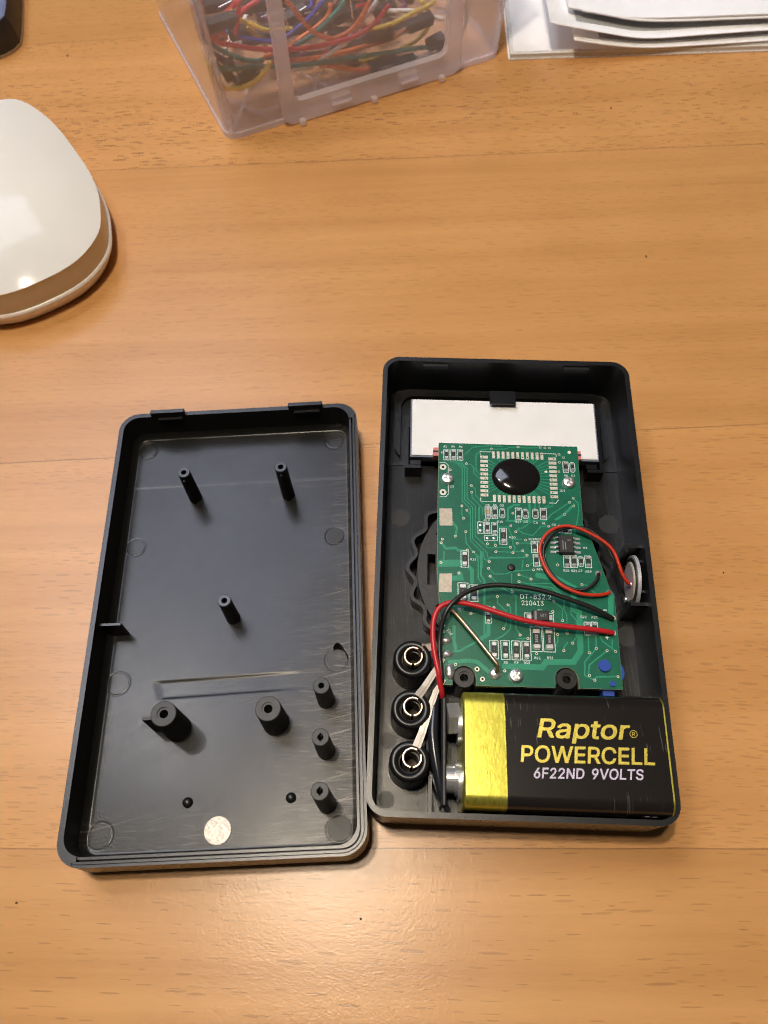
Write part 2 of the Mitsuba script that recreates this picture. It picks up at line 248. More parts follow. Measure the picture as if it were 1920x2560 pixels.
EYELETS = [(-17.73,29.43),(-17.73,21.56)]
FIDUCIAL = [(17.65,35.21),(10.77,28.78)]
DOT = [(0.18,-0.15)]
SOLDER = [(22.84,-1.14),(25.16,-6.36),(25.51,-13.14),(25.25,-17.13),(-4.76,-28.5),(-16.78,-13.92),(-16.96,-20.44),(-16.62,-23.97),(-15.94,-28.3)]
SHUNT = [(-16.04,-12.38),(-10.23,-19.24),(-5.58,-25.24),(-4.35,-27.09),(-4.84,-28.82)]
NOTCH = [(-12.46,-29.64),(12.77,-29.28)]
BOSS_TOP = [(-12.57,-29.95),(12.52,-29.59)]
BLUE = [(22.16,-25.78),(23.87,-30.18),(25.85,-26.28),(22.96,-32.11)]
SOIC = [(14.67,6.48),(12.72,6.42),(16.62,6.54),(14.84,9.09),(14.5,3.9)]
SOIC_PINS = [(11.86,8.64),(11.78,7.28),(11.61,5.92),(11.63,4.61),(18.16,8.55),(18.13,7.26),(18.11,5.98),(18.11,4.64)]
DIODE = [(6.83,-13.7),(4.74,-13.76),(8.98,-13.63),(6.9,-12.3),(6.75,-15.15)]
TEXT_PCB = [(2.21,-8.69),(10.12,-8.44),(2.49,-10.4),(8.12,-10.22),(23.7,-11.1),(23.59,-18.33),(-15.99,-18.19)]
RED_WIRE = [(25.01,-17.3,-4.5),(22.9,-17.22,-3.6),(17.55,-16.99,-2.6),(9.26,-16.45,-2),(4.46,-15.88,-1.8),(-1.01,-14.75,-1.6),(-7.85,-12.65,-1.5),(-13.03,-11.57,-1.4),(-15.82,-11.65,-1.2),(-18.41,-12.72,-1.2),(-20.01,-15.42,-1.4),(-20.41,-19.26,-1.7),(-19.85,-25.11,-2),(-18.87,-29.4,-2.5),(-18.72,-30.65,-3),(-18.24,-32.7,-4),(-17.89,-34.52,-6)]
BLACK_WIRE = [(25.34,-13.56,-4.5),(24,-13.04,-3.8),(20.04,-11.57,-2.6),(13.03,-9.43,-1.5),(6.07,-7.69,-0.8),(-0.9,-6.95,-0.4),(-6.14,-7.12,-0.2),(-11.39,-8.8,0),(-15.24,-11.88,0.3),(-17.44,-15.02,-0.2),(-18.58,-19.75,-2.2),(-18.6,-25.07,-3.2),(-18.04,-29.66,-4),(-17.98,-31.15,-4.6),(-17.61,-34.05,-6)]
BUZZ_RED = [(25.08,-6.46,-4.4),(23.36,-7.25,-4),(19.69,-7.63,-3.6),(16.36,-7.1,-3.4),(12.66,-5.4,-3.2),(9.47,-2.23,-3),(7.84,1.52,-2.8),(7.46,4.37,-2.6),(8.33,7.04,-2.4),(10.67,9.66,-2.2),(13.47,10.84,-2.1),(15.74,10.91,-2),(18.87,9.95,-2),(22.42,8.14,-2.2),(25.27,6.12,-2.5),(27,3.92,-3),(28.02,1.02,-3.6),(29.08,-1.79,-4.4),(29.36,-2.91,-4.6)]
BUZZ_BLACK = [(22.71,-1.38,-4.4),(22.21,-2.76,-3.7),(21.3,-4.14,-3.6),(19.62,-5.63,-3.6),(17.62,-6.21,-3.8),(14.59,-5.51,-4),(11.57,-3.49,-3.9),(9.46,-0.5,-3.7),(8.55,2.28,-3.4),(8.53,4.66,-3.2),(9.65,7.1,-3),(11.7,9.38,-2.9),(14.51,10.69,-2.8),(17.49,10.99,-2.7),(20.41,10.4,-2.6),(23.06,8.68,-2.8),(25.01,6.42,-3.2),(26.1,4.23,-3.8),(27.22,1.89,-4.6),(27.94,-0.17,-5.5),(28.64,-2.68,-6.5)]
BUZZER = [(32.05,-0.43)]
BRACKETS = [(29.47,6.25),(33.66,6.26),(29.49,-10.64),(33.64,-10.62),(35.1,3.12),(34.09,-6.33)]
SOCKETS = [(-25.33,-25.96),(-25.47,-38.27),(-25.58,-50.37)]
SLEEVES = [(-25.13,-25.31),(-25.03,-37.72),(-25.02,-49.61)]
TABS = [[(-23.01,-23.06),(-21.73,-22.9),(-18.13,-21.58)],[(-23.87,-35.27),(-22.2,-32.75),(-19.49,-28.27),(-17.66,-25.15)],[(-24.03,-47.13),(-22.75,-43.73),(-21.02,-38.15),(-19.47,-33.58),(-17.43,-30.3)]]
CLIP_STRIP = [(-18.07,-31.02),(-19.45,-34.8),(-19.88,-39.4),(-20.07,-45),(-18.91,-52.57),(-17.79,-57.81),(-16.26,-60.87)]
SNAPS = [(-14.77,-39.87),(-15.72,-53.59)]
BATT = [(-13.41,-38.05),(33.32,-37.77),(-13.52,-58.78),(33.12,-56.95),(-3.58,-37.74),(-3.81,-58.14)]
BATT_EDGE = [(-13.12,-34.17),(34.28,-34.44)]
BTEXT = [(3.49,-44.87),(24.95,-44.68),(3.87,-40.61),(-0.51,-50.47),(29.84,-50.24),(0.32,-46.98),(2.3,-53.96),(27.06,-53.57),(2.64,-51.78),(25.64,-43.55)]
LCD = [(-26.56,54.04),(26.63,54.01),(26.51,35.21),(-26.47,35.15)]
ZEBRA = [(-19.68,35.1),(20.75,35.63)]
BRK_L = [(-27.94,48.57),(-27.78,31.64),(-24,31.7)]
BRK_R = [(27.75,51.68),(27.01,31.31),(23.54,32.14)]
SHELF = [(-25.43,33.46),(25.54,33.89)]
TOPCLIP = [(-4.06,53.64),(3.55,53.6),(-0.23,55.24),(-0.34,51.87)]
WALLTABS = [(-23.83,61.92),(-16.51,62),(16.99,61.77),(24.44,61.86)]
STEPS = [(-33.45,35.49),(-28.37,35.52),(29.19,35.23),(34.21,35.12)]
DIAL_PTS = [(-20.85,17.48),(-25.81,8.3),(-26.89,0.6),(-25.66,-6.8),(-22,-15.13)]
DIAL_DISC = [(-22.97,9.91),(-24.35,2.92),(-24.19,0.3),(-23.27,-4.83),(-21.3,-9.83)]
CASE_EJ = [(-29.29,18.04),(-29.1,-14.57),(-30.65,-31.15),(-30.74,-43.78),(-30.77,-57.71),(29.44,17.63),(31.57,-14.89)]
SLOT = [(24.38,27.26),(24.68,22.16)]
COV_POST_BASE = [(-13.45,38.24),(14.15,37.59),(-0.01,-0.53),(-12.58,-29.99),(12.48,-29.65),(25.44,-24.53),(25.4,-37.35),(25.46,-50.13)]
COV_POST_TOPZ = (4.5,5.8,2.4,4.1,3.1,2.9,4.3,7.4)
COV_POST_TOP = [(-13.26,38.36),(14.21,37.6),(-0.09,-0.58),(-12.55,-29.98),(12.37,-29.69),(25.04,-24.66),(24.97,-37.5),(25.32,-50.2)]
COV_EJ = [(-29.14,55.77),(28.04,55.78),(-29.33,22.59),(27.95,23.05),(-29.54,-17.5),(28.15,-13.81),(-29.23,-55.02),(28.34,-55.78)]
COV_PEGS = [(-8.59,-48.24),(16.6,-48.23)]
COV_DISC = [(-0.84,-54.97)]
COV_STEP = [(-31.89,42.44),(32.65,42.3)]
COV_RECESS = [(-19.72,-22.04),(-18.32,-17.52),(18.13,-16.62),(16.6,-20.62)]
COV_CLIPS = [(-26.19,62.43),(-16.07,62.49),(15.12,62.63),(25.2,62.69)]
COV_SLOTS = [(-24.19,61.28),(-17.02,61.32),(16.67,61.52),(24.29,61.38)]
COV_NUB = [(-32.37,-3.21),(-27.81,-4.01)]
COV_CHIP = [(28.04,-9.02),(30.94,-13.67),(29.3,-16.08)]
COV_FIN = [(-19.43,-28.36),(-17.18,-28.21)]
JUMPERS = [('orange',[(31.06,6,41.88),(35.38,6,34.94),(39.28,6,28.92),(42.85,6,25.76),(46.61,6,23.79),(46.23,6,24.31),(49.97,6,23.5),(54.83,6,24.61),(58.82,6,27.48),(61.84,6,30.99),(63.37,6,33.55)]),
('red',[(-1.51,4,42.84),(0.43,4,38.92),(2.97,4,35.79),(7.58,4,33.45),(15.77,4,29.71),(22.93,4,27.32),(32.2,4,24.88),(41.8,4,23.47),(41.5,4,23.18),(48.6,4,22.98),(55.8,4,23.22),(61.64,4,24.73),(66.55,4,27.79),(70.46,4,31.48),(71.43,4,32.5)]),
('red',[(14.55,8,45.11),(13.29,8,40.43),(10.91,8,33.82)]),
('red',[(2.04,12,38.91),(6.36,12,38.78),(11.86,12,40.73),(14.5,12,43.06)]),
('red',[(23.96,16,38.55),(17.67,16,36.75),(14.91,16,34)]),
('yellow',[(11.56,11,40.99),(14.4,11,36.82),(19,11,33.49),(23.78,11,30.41),(29.71,11,29.15),(33.43,11,28.14)]),
('yellow',[(17.3,13,32.5),(20.94,13,27.18),(22.74,13,24.1),(23.03,13,21.01)]),
('blue',[(11.56,9,33.44),(15.86,9,30.47),(21.16,9,28.27),(26.67,9,26.73),(31.84,9,27.86),(37.55,9,30.28),(42.94,9,33.8),(46.27,9,36.41)]),
('teal',[(33.04,10,22.15),(38.35,10,23.66),(43.3,10,25.63),(48.72,10,28.9),(47.73,10,27.86),(51.25,10,30.38),(54.79,10,33.7)]),
('teal',[(-0.87,6,50.12),(-0.5,6,45.81),(0.33,6,40.24)]),
('teal',[(1.18,9,33.13),(3.86,9,30.22),(9.31,9,25.74),(15.5,9,22.09),(20.05,9,21.53)]),
('teal',[(0.46,6,27.84),(2.46,6,25.03),(7.73,6,23.11),(13.65,6,22.13),(21.01,6,19.97),(30.1,6,17.7),(41.58,6,15.59),(53.66,6,13.98),(66.01,6,12.09),(78.67,6,10.39),(88.5,6,8.57)]),
('white',[(41.43,7,15.36),(42.01,7,15.82),(47.03,7,17.63),(53.54,7,20.37),(58.63,7,24.79),(63.63,7,29.13),(66.6,7,32.2)]),
('white',[(72.92,14,22.99),(79.88,14,21.16),(85.95,14,19.34),(92.68,14,15.96),(98.53,14,12.78)]),
('white',[(104.26,8,21.97),(105.92,8,17.02),(105.56,8,11.55),(103.18,8,7.91)]),
('yellow',[(62.3,8,21.47),(67.19,8,21.03),(74.6,8,21.28),(82.04,8,22.87),(88.5,8,23.84),(91.45,8,25.27)]),
('yellow',[(87.42,12,24.25),(90.02,12,20.9),(91.4,12,17.37),(90.77,12,12.9),(87.21,12,9.62),(82.03,12,7.7),(76.83,12,6.75)]),
('yellow',[(-1.42,3.5,29.85),(-0.84,3.5,24.14),(0.51,3.5,19.93),(2.87,3.5,18.44),(7.2,3.5,17.11),(12.66,3.5,17.41),(17.28,3.5,19.5),(19.96,3.5,21.76),(20.86,3.5,23.76)]),
('orange',[(80.49,11,15.78),(75.91,11,13.77),(69.31,11,13.26),(58.28,11,13.54),(43.52,11,14.45),(31.91,11,16.55),(23.41,11,18.24)]),
('orange',[(41.47,6,14.45),(48.58,6,11.9),(55.82,6,8.57),(62.31,6,7.15)]),
('orange',[(18.17,12,15.3),(19.92,12,18.67),(23.39,12,20.72),(28.84,12,20.31),(35.09,12,22.7),(40.44,12,24.57),(46.23,12,27.04),(48.77,12,28.9),(49.9,12,32.87)]),
('orange',[(2.88,10,35.97),(4.94,10,33.65),(5.78,10,35.87),(7.94,10,32.1)]),
('purple',[(35.47,14,12.98),(39.11,14,16.24)]),
('purple',[(1.51,12,28.45),(5.52,12,24.34),(9.29,12,20.23)]),
('white',[(31.22,9,14.22),(35.94,9,13.23),(39.55,9,12.76)]),
('yellow',[(59.87,12,7.24),(65.45,12,6.11),(71.62,12,5.31)]),
('orange',[(105.71,12,19.53),(105.44,12,15.95),(104.7,12,11.49)]),
('white',[(82.81,7,5.24),(87.02,7,4.28),(92.3,7,4)])]
CONNECTORS = [(1.79,9,39.06,12.65,9,39.05,3.98),
(7.32,6,17.1,16.82,6,19.29,3.98),
(4.94,9,22.9,6.23,9,17.93,5.17),
(61.24,8,19.5,72.56,8,17.52,3.82),
(80.56,9,17.31,90.68,9,18.25,4.06),
(88.46,7,8.73,95.18,7,10.2,4.06),
(63.16,8,6.2,74.45,8,6.09,3.82),
(72.56,5,6.69,81.32,5,6.35,3.34),
(54.85,12,7.97,59.85,12,6.76,2.15),
(3.36,12,23.1,8.77,12,21.52,2.78),
(67.53,16,13.78,81.82,16,13.15,3.82),
(57.36,16,12.37,62.88,16,11.77,4.3),
(48.43,20,26.71,53.68,20,26.21,5.73),
(55.09,22,21.23,63.51,22,21.25,6.21),
(71.92,22,19.04,80.53,22,18.14,5.25),
(19.42,22,34.54,28.79,22,33.51,5.17),
(33.97,24,23.86,44.24,24,25.93,5.17),
(11.96,20,27.23,19.61,20,26.97,4.77),
(37.75,28,25.52,47.81,28,25.47,5.17),
(17.11,22,22.09,28.98,22,22.2,3.98),
(34.75,20,11.27,46.97,20,8.96,2.39),
(51.34,20,16.02,59.7,20,14.18,4.3),
(51.2,18,12.49,57.65,18,11.39,3.34),
(5.65,24,37.08,15.2,24,36.34,4.77),
(93.79,9,4.63,95.89,9,5.02,3.34)]
PINS = [(8.28,14,41.12,13.56,14,42.1),
(21.81,9,36.78,31.03,9,37.28),
(30.07,8,37.19,31.4,8,30.34),
(4.59,4.5,17.68,7.17,4.5,18.07),
(9.7,9,21.88,9.22,9,17.42),
(-0.52,3.2,17.33,2.73,3.2,18.28),
(56.31,8,34.34,56.82,8,27.37),
(73.96,12,21.55,77.44,12,20.17),
(90.65,9,19.16,95.74,9,19.18),
(73,9,16.15,80.57,9,15),
(65.6,5.5,5.99,72.26,5.5,6),
(37.56,12,33.28,40.35,12,34.13)]
FRAME_L = [(21.99,0,47.32),(26.45,0,46.17),(22.98,0,8.85),(27.18,-0,8.76),(26.57,-1.09,2.6),(28.54,-3.34,2.6)]
FRAME_R = [(91.27,0,29.45),(97.51,0,27.84),(91.82,-0,7.94),(96.3,-3.14,2.6),(87.9,-3.14,2.6)]
FSLOTS = [(41.75,0,4.72),(49.7,0,4.26),(71.5,-0,4.59),(78.96,0,4.84),(59.45,-4.55,2.6),(89.25,-4.64,2.6)]
FEDGE = [(-4.88,0,54.25),(-2.34,-0,6.66),(17.05,-1.54,2.6),(-8.32,0,55.14)]
MOUSE_SHELL = [(-120.83,189.07),(-110.13,192.4),(-99.8,199.37),(-93.25,207.81),(-91.46,218.46),(-92.48,226.85),(-97.56,241.61),(-105.87,257.3),(-116.69,273.31),(-124.51,281.77),(-130.61,286.92),(-136.2,288.67)]
MOUSE_BASE = [(-127.06,190.58),(-119,189.35),(-107.63,191.98),(-96.66,198.57),(-91.63,209.99),(-91.33,221.59),(-93.09,231.44)]
PAPER = [(60.03,319.95),(61.91,360.61),(166.94,317.94)]
PAPER_A = [(63.49,320.98),(65.06,356.9)]
PAPER_B = [(85.3,316.82,9.48),(96.71,317.19,7.15),(105.58,317.47,5.62),(115.88,317.8,4.42),(133.18,318.35,4),(166.13,319.4,4)]
PAPER_C = [(74.5,317.71,16.42),(85.78,318.19,13.55),(100.56,318.82,10.03),(113.97,319.39,7.42),(132.64,320.18,7),(165.5,321.58,7)]
PAPER_D = [(87.4,325.3,16.13),(103.83,325.13,12.73),(115.5,325.01,11.02),(139.59,324.76,10.5),(164.86,324.5,10.5)]
SIDES = [(86.2,330.55),(77.24,342.07),(85.58,336.21),(80.82,339.13),(80.76,331.34),(108.17,323.28)]
RIBS = [[(5.2,21.84),(17.77,-2.84)],[(15.66,23.42),(10.03,13.52),(1.45,-1.46)],[(14.14,6.94),(22.28,6.85),(25.45,11.89)],[(36.36,27.01),(46.78,6.76)],[(44.92,18.6),(38.18,8.3)]]
DEVICE_BASE = [(-153.65,336.31),(-149.97,338.68),(-147.79,341.5),(-146.45,345.75),(-146.98,352.59)]
DEVICE_TOP = {20:[(-144.74,333.46),(-139.14,333.52),(-144.59,343.44)],30:[(-137.18,316.03),(-131.87,316.09),(-137.03,325.49)]}
CRUMBS = [(-125.39,336.42),(96.93,286.9),(95.69,207.3),(-9.71,4.23),(94.44,86.97),(-120.23,295.57),(-91.23,10.92)]
# ------------------------------------------------------------------ materials
def tex(v): return v if isinstance(v, dict) else rgb(*v)
def pbr(key, color, rough=.4, metallic=0.0, spec=.5, bump=None, bump_scale=1.0, two=True, **k):
    b = {'type': 'principled', 'base_color': tex(color), 'roughness': rough, 'metallic': metallic, **k}
    if metallic == 0.0: b['specular'] = spec
    if bump is not None: b = {'type': 'bumpmap', 'arbitrary': bump, 'scale': bump_scale, 'bsdf': b}
    scene['mat_' + key] = {'type': 'twosided', 'bsdf': b} if two else b

JOINTS = [(19.0, -.042), (135.0, .008), (263.6, -.008), (348.8, .02)]      # the glue lines of the table top: y at x = 0 and slope
def grain_uv(p):
    x, y = p.x * 1000, p.y * 1000
    k = dr.clip((y - 20) / 300, 0, 1)
    return x, y - x * (-.042 * (1 - k) + .008 * k)
def wood(p, n, uv):
    u, v = grain_uv(p)
    board = mi.Float(0)
    for y0, s in JOINTS: board = board + dr.select(p.y * 1000 > y0 + s * p.x * 1000, 1.0, 0.0)
    # 0 below the lowest joint ... 4 beyond the farthest
    dashes = dr.select(board < .5, .62, dr.select(board < 1.5, .45, dr.select(board < 2.5, .28, dr.select(board < 3.5, 1.0, .4))))
    big = dr.select(board < .5, 1.25, 1.0)
    tone = dr.select(board < .5, .98, dr.select(board < 1.5, 1.05, dr.select(board < 2.5, .99, dr.select(board < 3.5, 1.03, .95))))
    vw = v + 1.6 * noise(u * .012, v * .05, board * 7.7)
    bands = fbm(u * .004, vw * .16, board * 3.1, 3) - .5
    streak = noise(u * .03, vw * 1.1, board + 9) - .5
    fibre = noise(u * .45, v * 5.0, 3.3) - .5
    blot = fbm(u * .022, v * .03, 5.5, 3) - .5
    c = mix((.455, .214, .071), (.585, .303, .112), dr.clip(.5 + bands * 1.0 + streak * .16 + fibre * .22 + blot * .75, 0, 1))
    dark = mi.Float(0)
    for k, (cu, cv, seed) in enumerate(((6.0, 1.05, 1), (7.5, 1.7, 2), (4.6, .8, 3))):
        su, sv = cu * big, cv * big
        row = dr.floor(v / sv)
        shift = cell_rand(row, board, seed * 11) * su
        col = dr.floor((u + shift) / su)
        r1, r2, r3 = cell_rand(col, row, seed), cell_rand(col, row, seed + 20), cell_rand(col, row, seed + 40)
        lu = (u + shift) / su - col - .5 - (r1 - .5) * .4
        lv = v / sv - row - .5 - (r2 - .5) * .5 + lu * .16 * (noise(u * .02, v * .02, 8) - .35) * 4
        ln = (.17 + .24 * r3) * (1.0 if k < 2 else .8)
        e = 1 - dr.square(lu / ln)
        wdt = dr.select(board < .5, .16, .21) * dr.sqrt(dr.maximum(e, 0)) * (.5 + .8 * r1)
        on = dr.select(cell_rand(col, row, seed + 60) < dr.select(board < .5, .17, .36), 1.0, 0.0)
        field = smoothstep(.30, .62, fbm(u * .006, v * .055, seed * 2.0 + board * 5, 2))
        dark = dr.maximum(dark, on * (.25 + .75 * field) * smoothstep(0, .06, wdt - dr.abs(lv)) * (.55 + .45 * r2))
    c = mix(c, mi.Color3f(.255, .115, .044), dark * dashes * .85)
    joint = mi.Float(0)
    for y0, s in JOINTS:
        joint = dr.maximum(joint, 1 - smoothstep(.0, .32, dr.abs(p.y * 1000 - y0 - s * p.x * 1000 + .25 * (noise(p.x * 60, y0) - .5))))
    c = mix(c, mi.Color3f(.24, .115, .05), joint * (.32 + .45 * noise(p.x * 90, 2.2)))
    # fine scratches and a few stains of the used lacquer
    sc = mi.Float(0)
    for a, s in ((1.25, 1.0), (1.9, 2.0), (.5, 3.0)):
        q, w = u * math.cos(a) + v * math.sin(a), -u * math.sin(a) + v * math.cos(a)
        sc = dr.maximum(sc, smoothstep(.485, .5, dr.abs(noise(q * .02, w * .9, s * 9) - .5) * 2 * .5) * smoothstep(.6, .8, noise(q * .03, w * .05, s)))
    c = mix(c, mi.Color3f(.66, .42, .22), sc * .35)
    return c * tone
def orange_peel(p, n, uv):
    x, y = p.x * 1000, p.y * 1000
    return .6 * noise(x * 1.9, y * 2.6, 1.5) + .4 * noise(x * 4.1, y * 4.6, 7.5)
pbr('wood', proc(wood),   .29, spec=.40, bump=proc(orange_peel, 4e-5), bump_scale=3.6e-5)

def scuffed(lo, hi, axis):
    def fn(p, n, uv):
        x, y = p.x * 1000, p.y * 1000
        a, b = (x, y) if axis == 0 else (y, x)
        s = noise(a * .12, b * 4.5, 2.2) * .55 + noise(a * .35, b * 9, 5.1) * .45
        f = smoothstep(.35, .75, fbm(x * .035, y * .035, 4.4, 3))
        w = smoothstep(.52, .92, s) * (.25 + .75 * f)
        fine = noise(x * 6, y * 6, 3)
        return mix(lo, hi, w * .8 + fine * .10)
    return fn
def scuff_rough(p, n, uv):
    x, y = p.x * 1000, p.y * 1000
    return .20 + .18 * fbm(x * .06, y * .06, 8.8, 3) + .08 * (noise(x * .1, y * 5, 2.2) - .5)
def wear_mask(x, y):
    """where the cover's floor is rubbed: the lower right, a band along the edges, a few patches"""
    m = smoothstep(-35, -12, x) * smoothstep(105, 55, y) * .75 + smoothstep(-20, -9, x) * .45
    return dr.clip(m * (.35 + .9 * fbm(x * .05, y * .05, 4.4, 3)) + .30 * smoothstep(.58, .75, fbm(x * .03, y * .08, 9.4, 3)), 0, 1)
def scratch(x, y):
    s = dr.maximum(smoothstep(.70, .95, noise(x * .10, (y - x * .05) * 5.2, 2.2)), dr.maximum(smoothstep(.74, .95, noise(x * .22, (y + x * .10) * 8.5, 5.1)), smoothstep(.80, .95, noise(x * .07, (y - x * .22) * 6.5, 8.1))))
    return s
def cover_wear(p, n, uv):
    x, y = p.x * 1000, p.y * 1000
    return mix((.009, .0088, .0085), (.21, .19, .16), wear_mask(x, y) * (scratch(x, y) * .9 + .10) + .02 * noise(x * 6, y * 6, 3))
def cover_rough(p, n, uv):
    x, y = p.x * 1000, p.y * 1000
    return .19 + .10 * fbm(x * .06, y * .06, 8.8, 3) + .22 * wear_mask(x, y) * (.4 + .6 * noise(x * .1, y * 4, 2.2))
def fine_grain(p, n, uv):
    x, y, z = p.x * 1000, p.y * 1000, p.z * 1000
    return noise(x * 4, y * 4, z * 4) * .6 + noise(x * 9, y * 9, z * 9) * .4
BL = (.0045, .0045, .005)
pbr('plastic', BL, .28, spec=.5, bump=proc(fine_grain, 3e-5), bump_scale=1.0e-5)
pbr('cover_floor', proc(cover_wear), proc(cover_rough), spec=.30, bump=proc(fine_grain, 3e-5), bump_scale=2.0e-5)
pbr('shell_floor', proc(scuffed((.006, .006, .0065), (.055, .052, .046), 1)), proc(scuff_rough), spec=.32, bump=proc(fine_grain, 3e-5), bump_scale=2.0e-5)
pbr('rim_plastic', (.009, .009, .010), .32, spec=.5, bump=proc(fine_grain, 3e-5), bump_scale=1.5e-5)
pbr('smooth_plastic', (.007, .007, .0075), .34, spec=.5)
pbr('dull_plastic', (.012, .012, .0125), .45, spec=.4)
pbr('magnet', proc(lambda p, n, uv: mix((.17, .155, .13), (.50, .46, .40), fbm(p.x * 2500, p.y * 2500, 1, 3))), .45, metallic=.6)
# circuit board
def mask(p, n, uv):
    x, y = p.x * 1000, p.y * 1000
    return mix((.006, .105, .058), (.010, .13, .073), fbm(x * .25, y * .25, 2, 3)) * (.93 + .14 * noise(x * 7, y * 7))
pbr('solder_mask', proc(mask), .30, spec=.5)
pbr('board_edge', (.34, .36, .22), .7)
pbr('trace', (.026, .25, .14), .30, spec=.5)
pbr('silk', (.78, .82, .80), .6)
pbr('tin', proc(lambda p, n, uv: mix((.56, .51, .42), (.70, .66, .57), noise(p.x * 2500, p.y * 2500, p.z * 2500))), .42, metallic=.55)
pbr('solder', (.80, .79, .78), .30, metallic=.9)
pbr('solder_pale', (.80, .74, .60), .4, metallic=.3)
pbr('pad_beige', proc(lambda p, n, uv: mix((.40, .35, .27), (.50, .44, .35), noise(p.x * 2100, p.y * 2100, 1))), .5, metallic=.2)
pbr('hole', (.012, .012, .010), .8)
pbr('chip', (.018, .017, .017), .5, spec=.4)
pbr('chip_mark', (.20, .20, .19), .6)
pbr('resistor_mark', (.62, .62, .60), .6)
pbr('capacitor', (.40, .29, .18), .5)
pbr('epoxy', (.009, .008, .008), .10, spec=.55)
pbr('screw_metal', (.82, .82, .82), .34, metallic=.9)
pbr('copper', (.83, .58, .36), .25, metallic=1.0)
pbr('blue_plastic', (.010, .055, .33), .4)
pbr('pink_rubber', (.52, .17, .17), .6)
pbr('lcd_white', proc(lambda p, n, uv: mix((.74, .735, .72), (.77, .765, .76), noise(p.x * 300, p.y * 300))), .32, spec=.4)
pbr('lcd_glass', (.16, .19, .24), .08, spec=.7)
pbr('red_wire', (.46, .016, .022), .38, spec=.5)
pbr('orange_red_wire', (.48, .030, .010), .38, spec=.5)
pbr('black_wire', (.012, .012, .012), .40, spec=.5)
pbr('vinyl', (.012, .013, .018), .24, spec=.6)
pbr('chrome', (.80, .79, .78), .24, metallic=.85)
pbr('sleeve_metal', (.74, .60, .43), .34, metallic=.75)
pbr('nickel', (.90, .81, .68), .32, metallic=.7)
pbr('brass', (.045, .022, .010), .6)
pbr('gold_foil', proc(lambda p, n, uv: mix((.34, .305, .035), (.55, .53, .09), noise(p.x * 2600, p.y * 900, p.z * 900) * .6 + noise(p.x * 5200, p.y * 2800, 3) * .4)), .33, metallic=.8, bump=proc(lambda p, n, uv: noise(p.x * 2300, p.y * 1500, p.z * 1500) * .5 + noise(p.x * 5100, p.y * 3500, p.z * 3500) * .5, 3e-5), bump_scale=2.0e-5)
pbr('gold_print', proc(lambda p, n, uv: mix((.60, .48, .07), (.78, .64, .12), noise(p.x * 2600, p.y * 2600, 1))), .35, metallic=.45)
def battery_black(p, n, uv):
    x, y = p.x * 1000, p.y * 1000
    s = smoothstep(.80, .93, noise(x * 4.5, y * .28, 3.1)) * smoothstep(.52, .75, fbm(x * .12, y * .2, 7, 2))
    return mix((.012, .010, .009), (.16, .15, .13), s * .8)
pbr('battery_black', proc(battery_black), .22, spec=.5)
pbr('lilac_print', (.56, .49, .62), .5)
pbr('dim_print', (.035, .034, .030), .5)
pbr('disc_silver', (.78, .78, .82), .32, metallic=.6)
pbr('ceramic', proc(lambda p, n, uv: mix((.30, .27, .29), (.40, .30, .30), fbm(p.y * 300, p.z * 300, 2))), .3)
pbr('ceramic_edge', (.42, .43, .30), .4)
# things around
pbr('mouse_white', (.70, .68, .635), .10, spec=.20)
pbr('mouse_gold', (.46, .43, .38), .26, metallic=.6)
pbr('mouse_base', (.76, .69, .64), .35)
pbr('paper', (.88, .88, .90), .8, spec=.2)
pbr('paper_grey', (.36, .36, .36), .75, spec=.2)
pbr('paper_edge', proc(lambda p, n, uv: mix((.50, .49, .47), (.80, .79, .77), noise(p.z * 4200, 1.0))), .8, spec=.2)
pbr('device_black', (.012, .011, .011), .5)
pbr('device_blue', (.15, .18, .30), .35)
pbr('device_trim', (.30, .20, .12), .4)
pbr('crumb', (.06, .032, .02), .8)
pbr('crumb_pink', (.33, .16, .15), .8)
for nm, c in dict(orange=(.72, .16, .045), red=(.50, .022, .035), yellow=(.74, .53, .08), blue=(.022, .05, .36), teal=(.012, .20, .17), white=(.78, .76, .72), purple=(.17, .055, .18), brown=(.16, .06, .035)).items():
    pbr('jumper_' + nm, c, .4)
pbr('connector_black', (.014, .014, .015), .5)
haze = {'type': 'principledthin', 'base_color': rgb(.93, .88, .92), 'roughness': .5, 'diff_trans': .9, 'spec_trans': 0.0}
clear = {'type': 'thindielectric', 'int_ior': 1.35}
for nm, w in (('polypropylene', .13), ('polypropylene_thick', .46)):
    scene['mat_' + nm] = {'type': 'blendbsdf', 'weight': w, 'a': clear, 'b': haze}

# ------------------------------------------------------------------ the table top: five glued beech boards
ys = [(-420.0, 0.0)] + JOINTS + [(760.0, .02)]
labels['desk'] = {'label': 'beech table top of glued boards under everything', 'kind': 'structure'}
for k in range(len(ys) - 1):
    (a, sa), (b, sb) = ys[k], ys[k + 1]
    g = .02
    P = [(-700, a + g - 700 * sa), (700, a + g + 700 * sa), (700, b - g + 700 * sb), (-700, b - g - 700 * sb)]
    add('desk__plank', ex(P, -25, 0), 'wood', smooth=False)

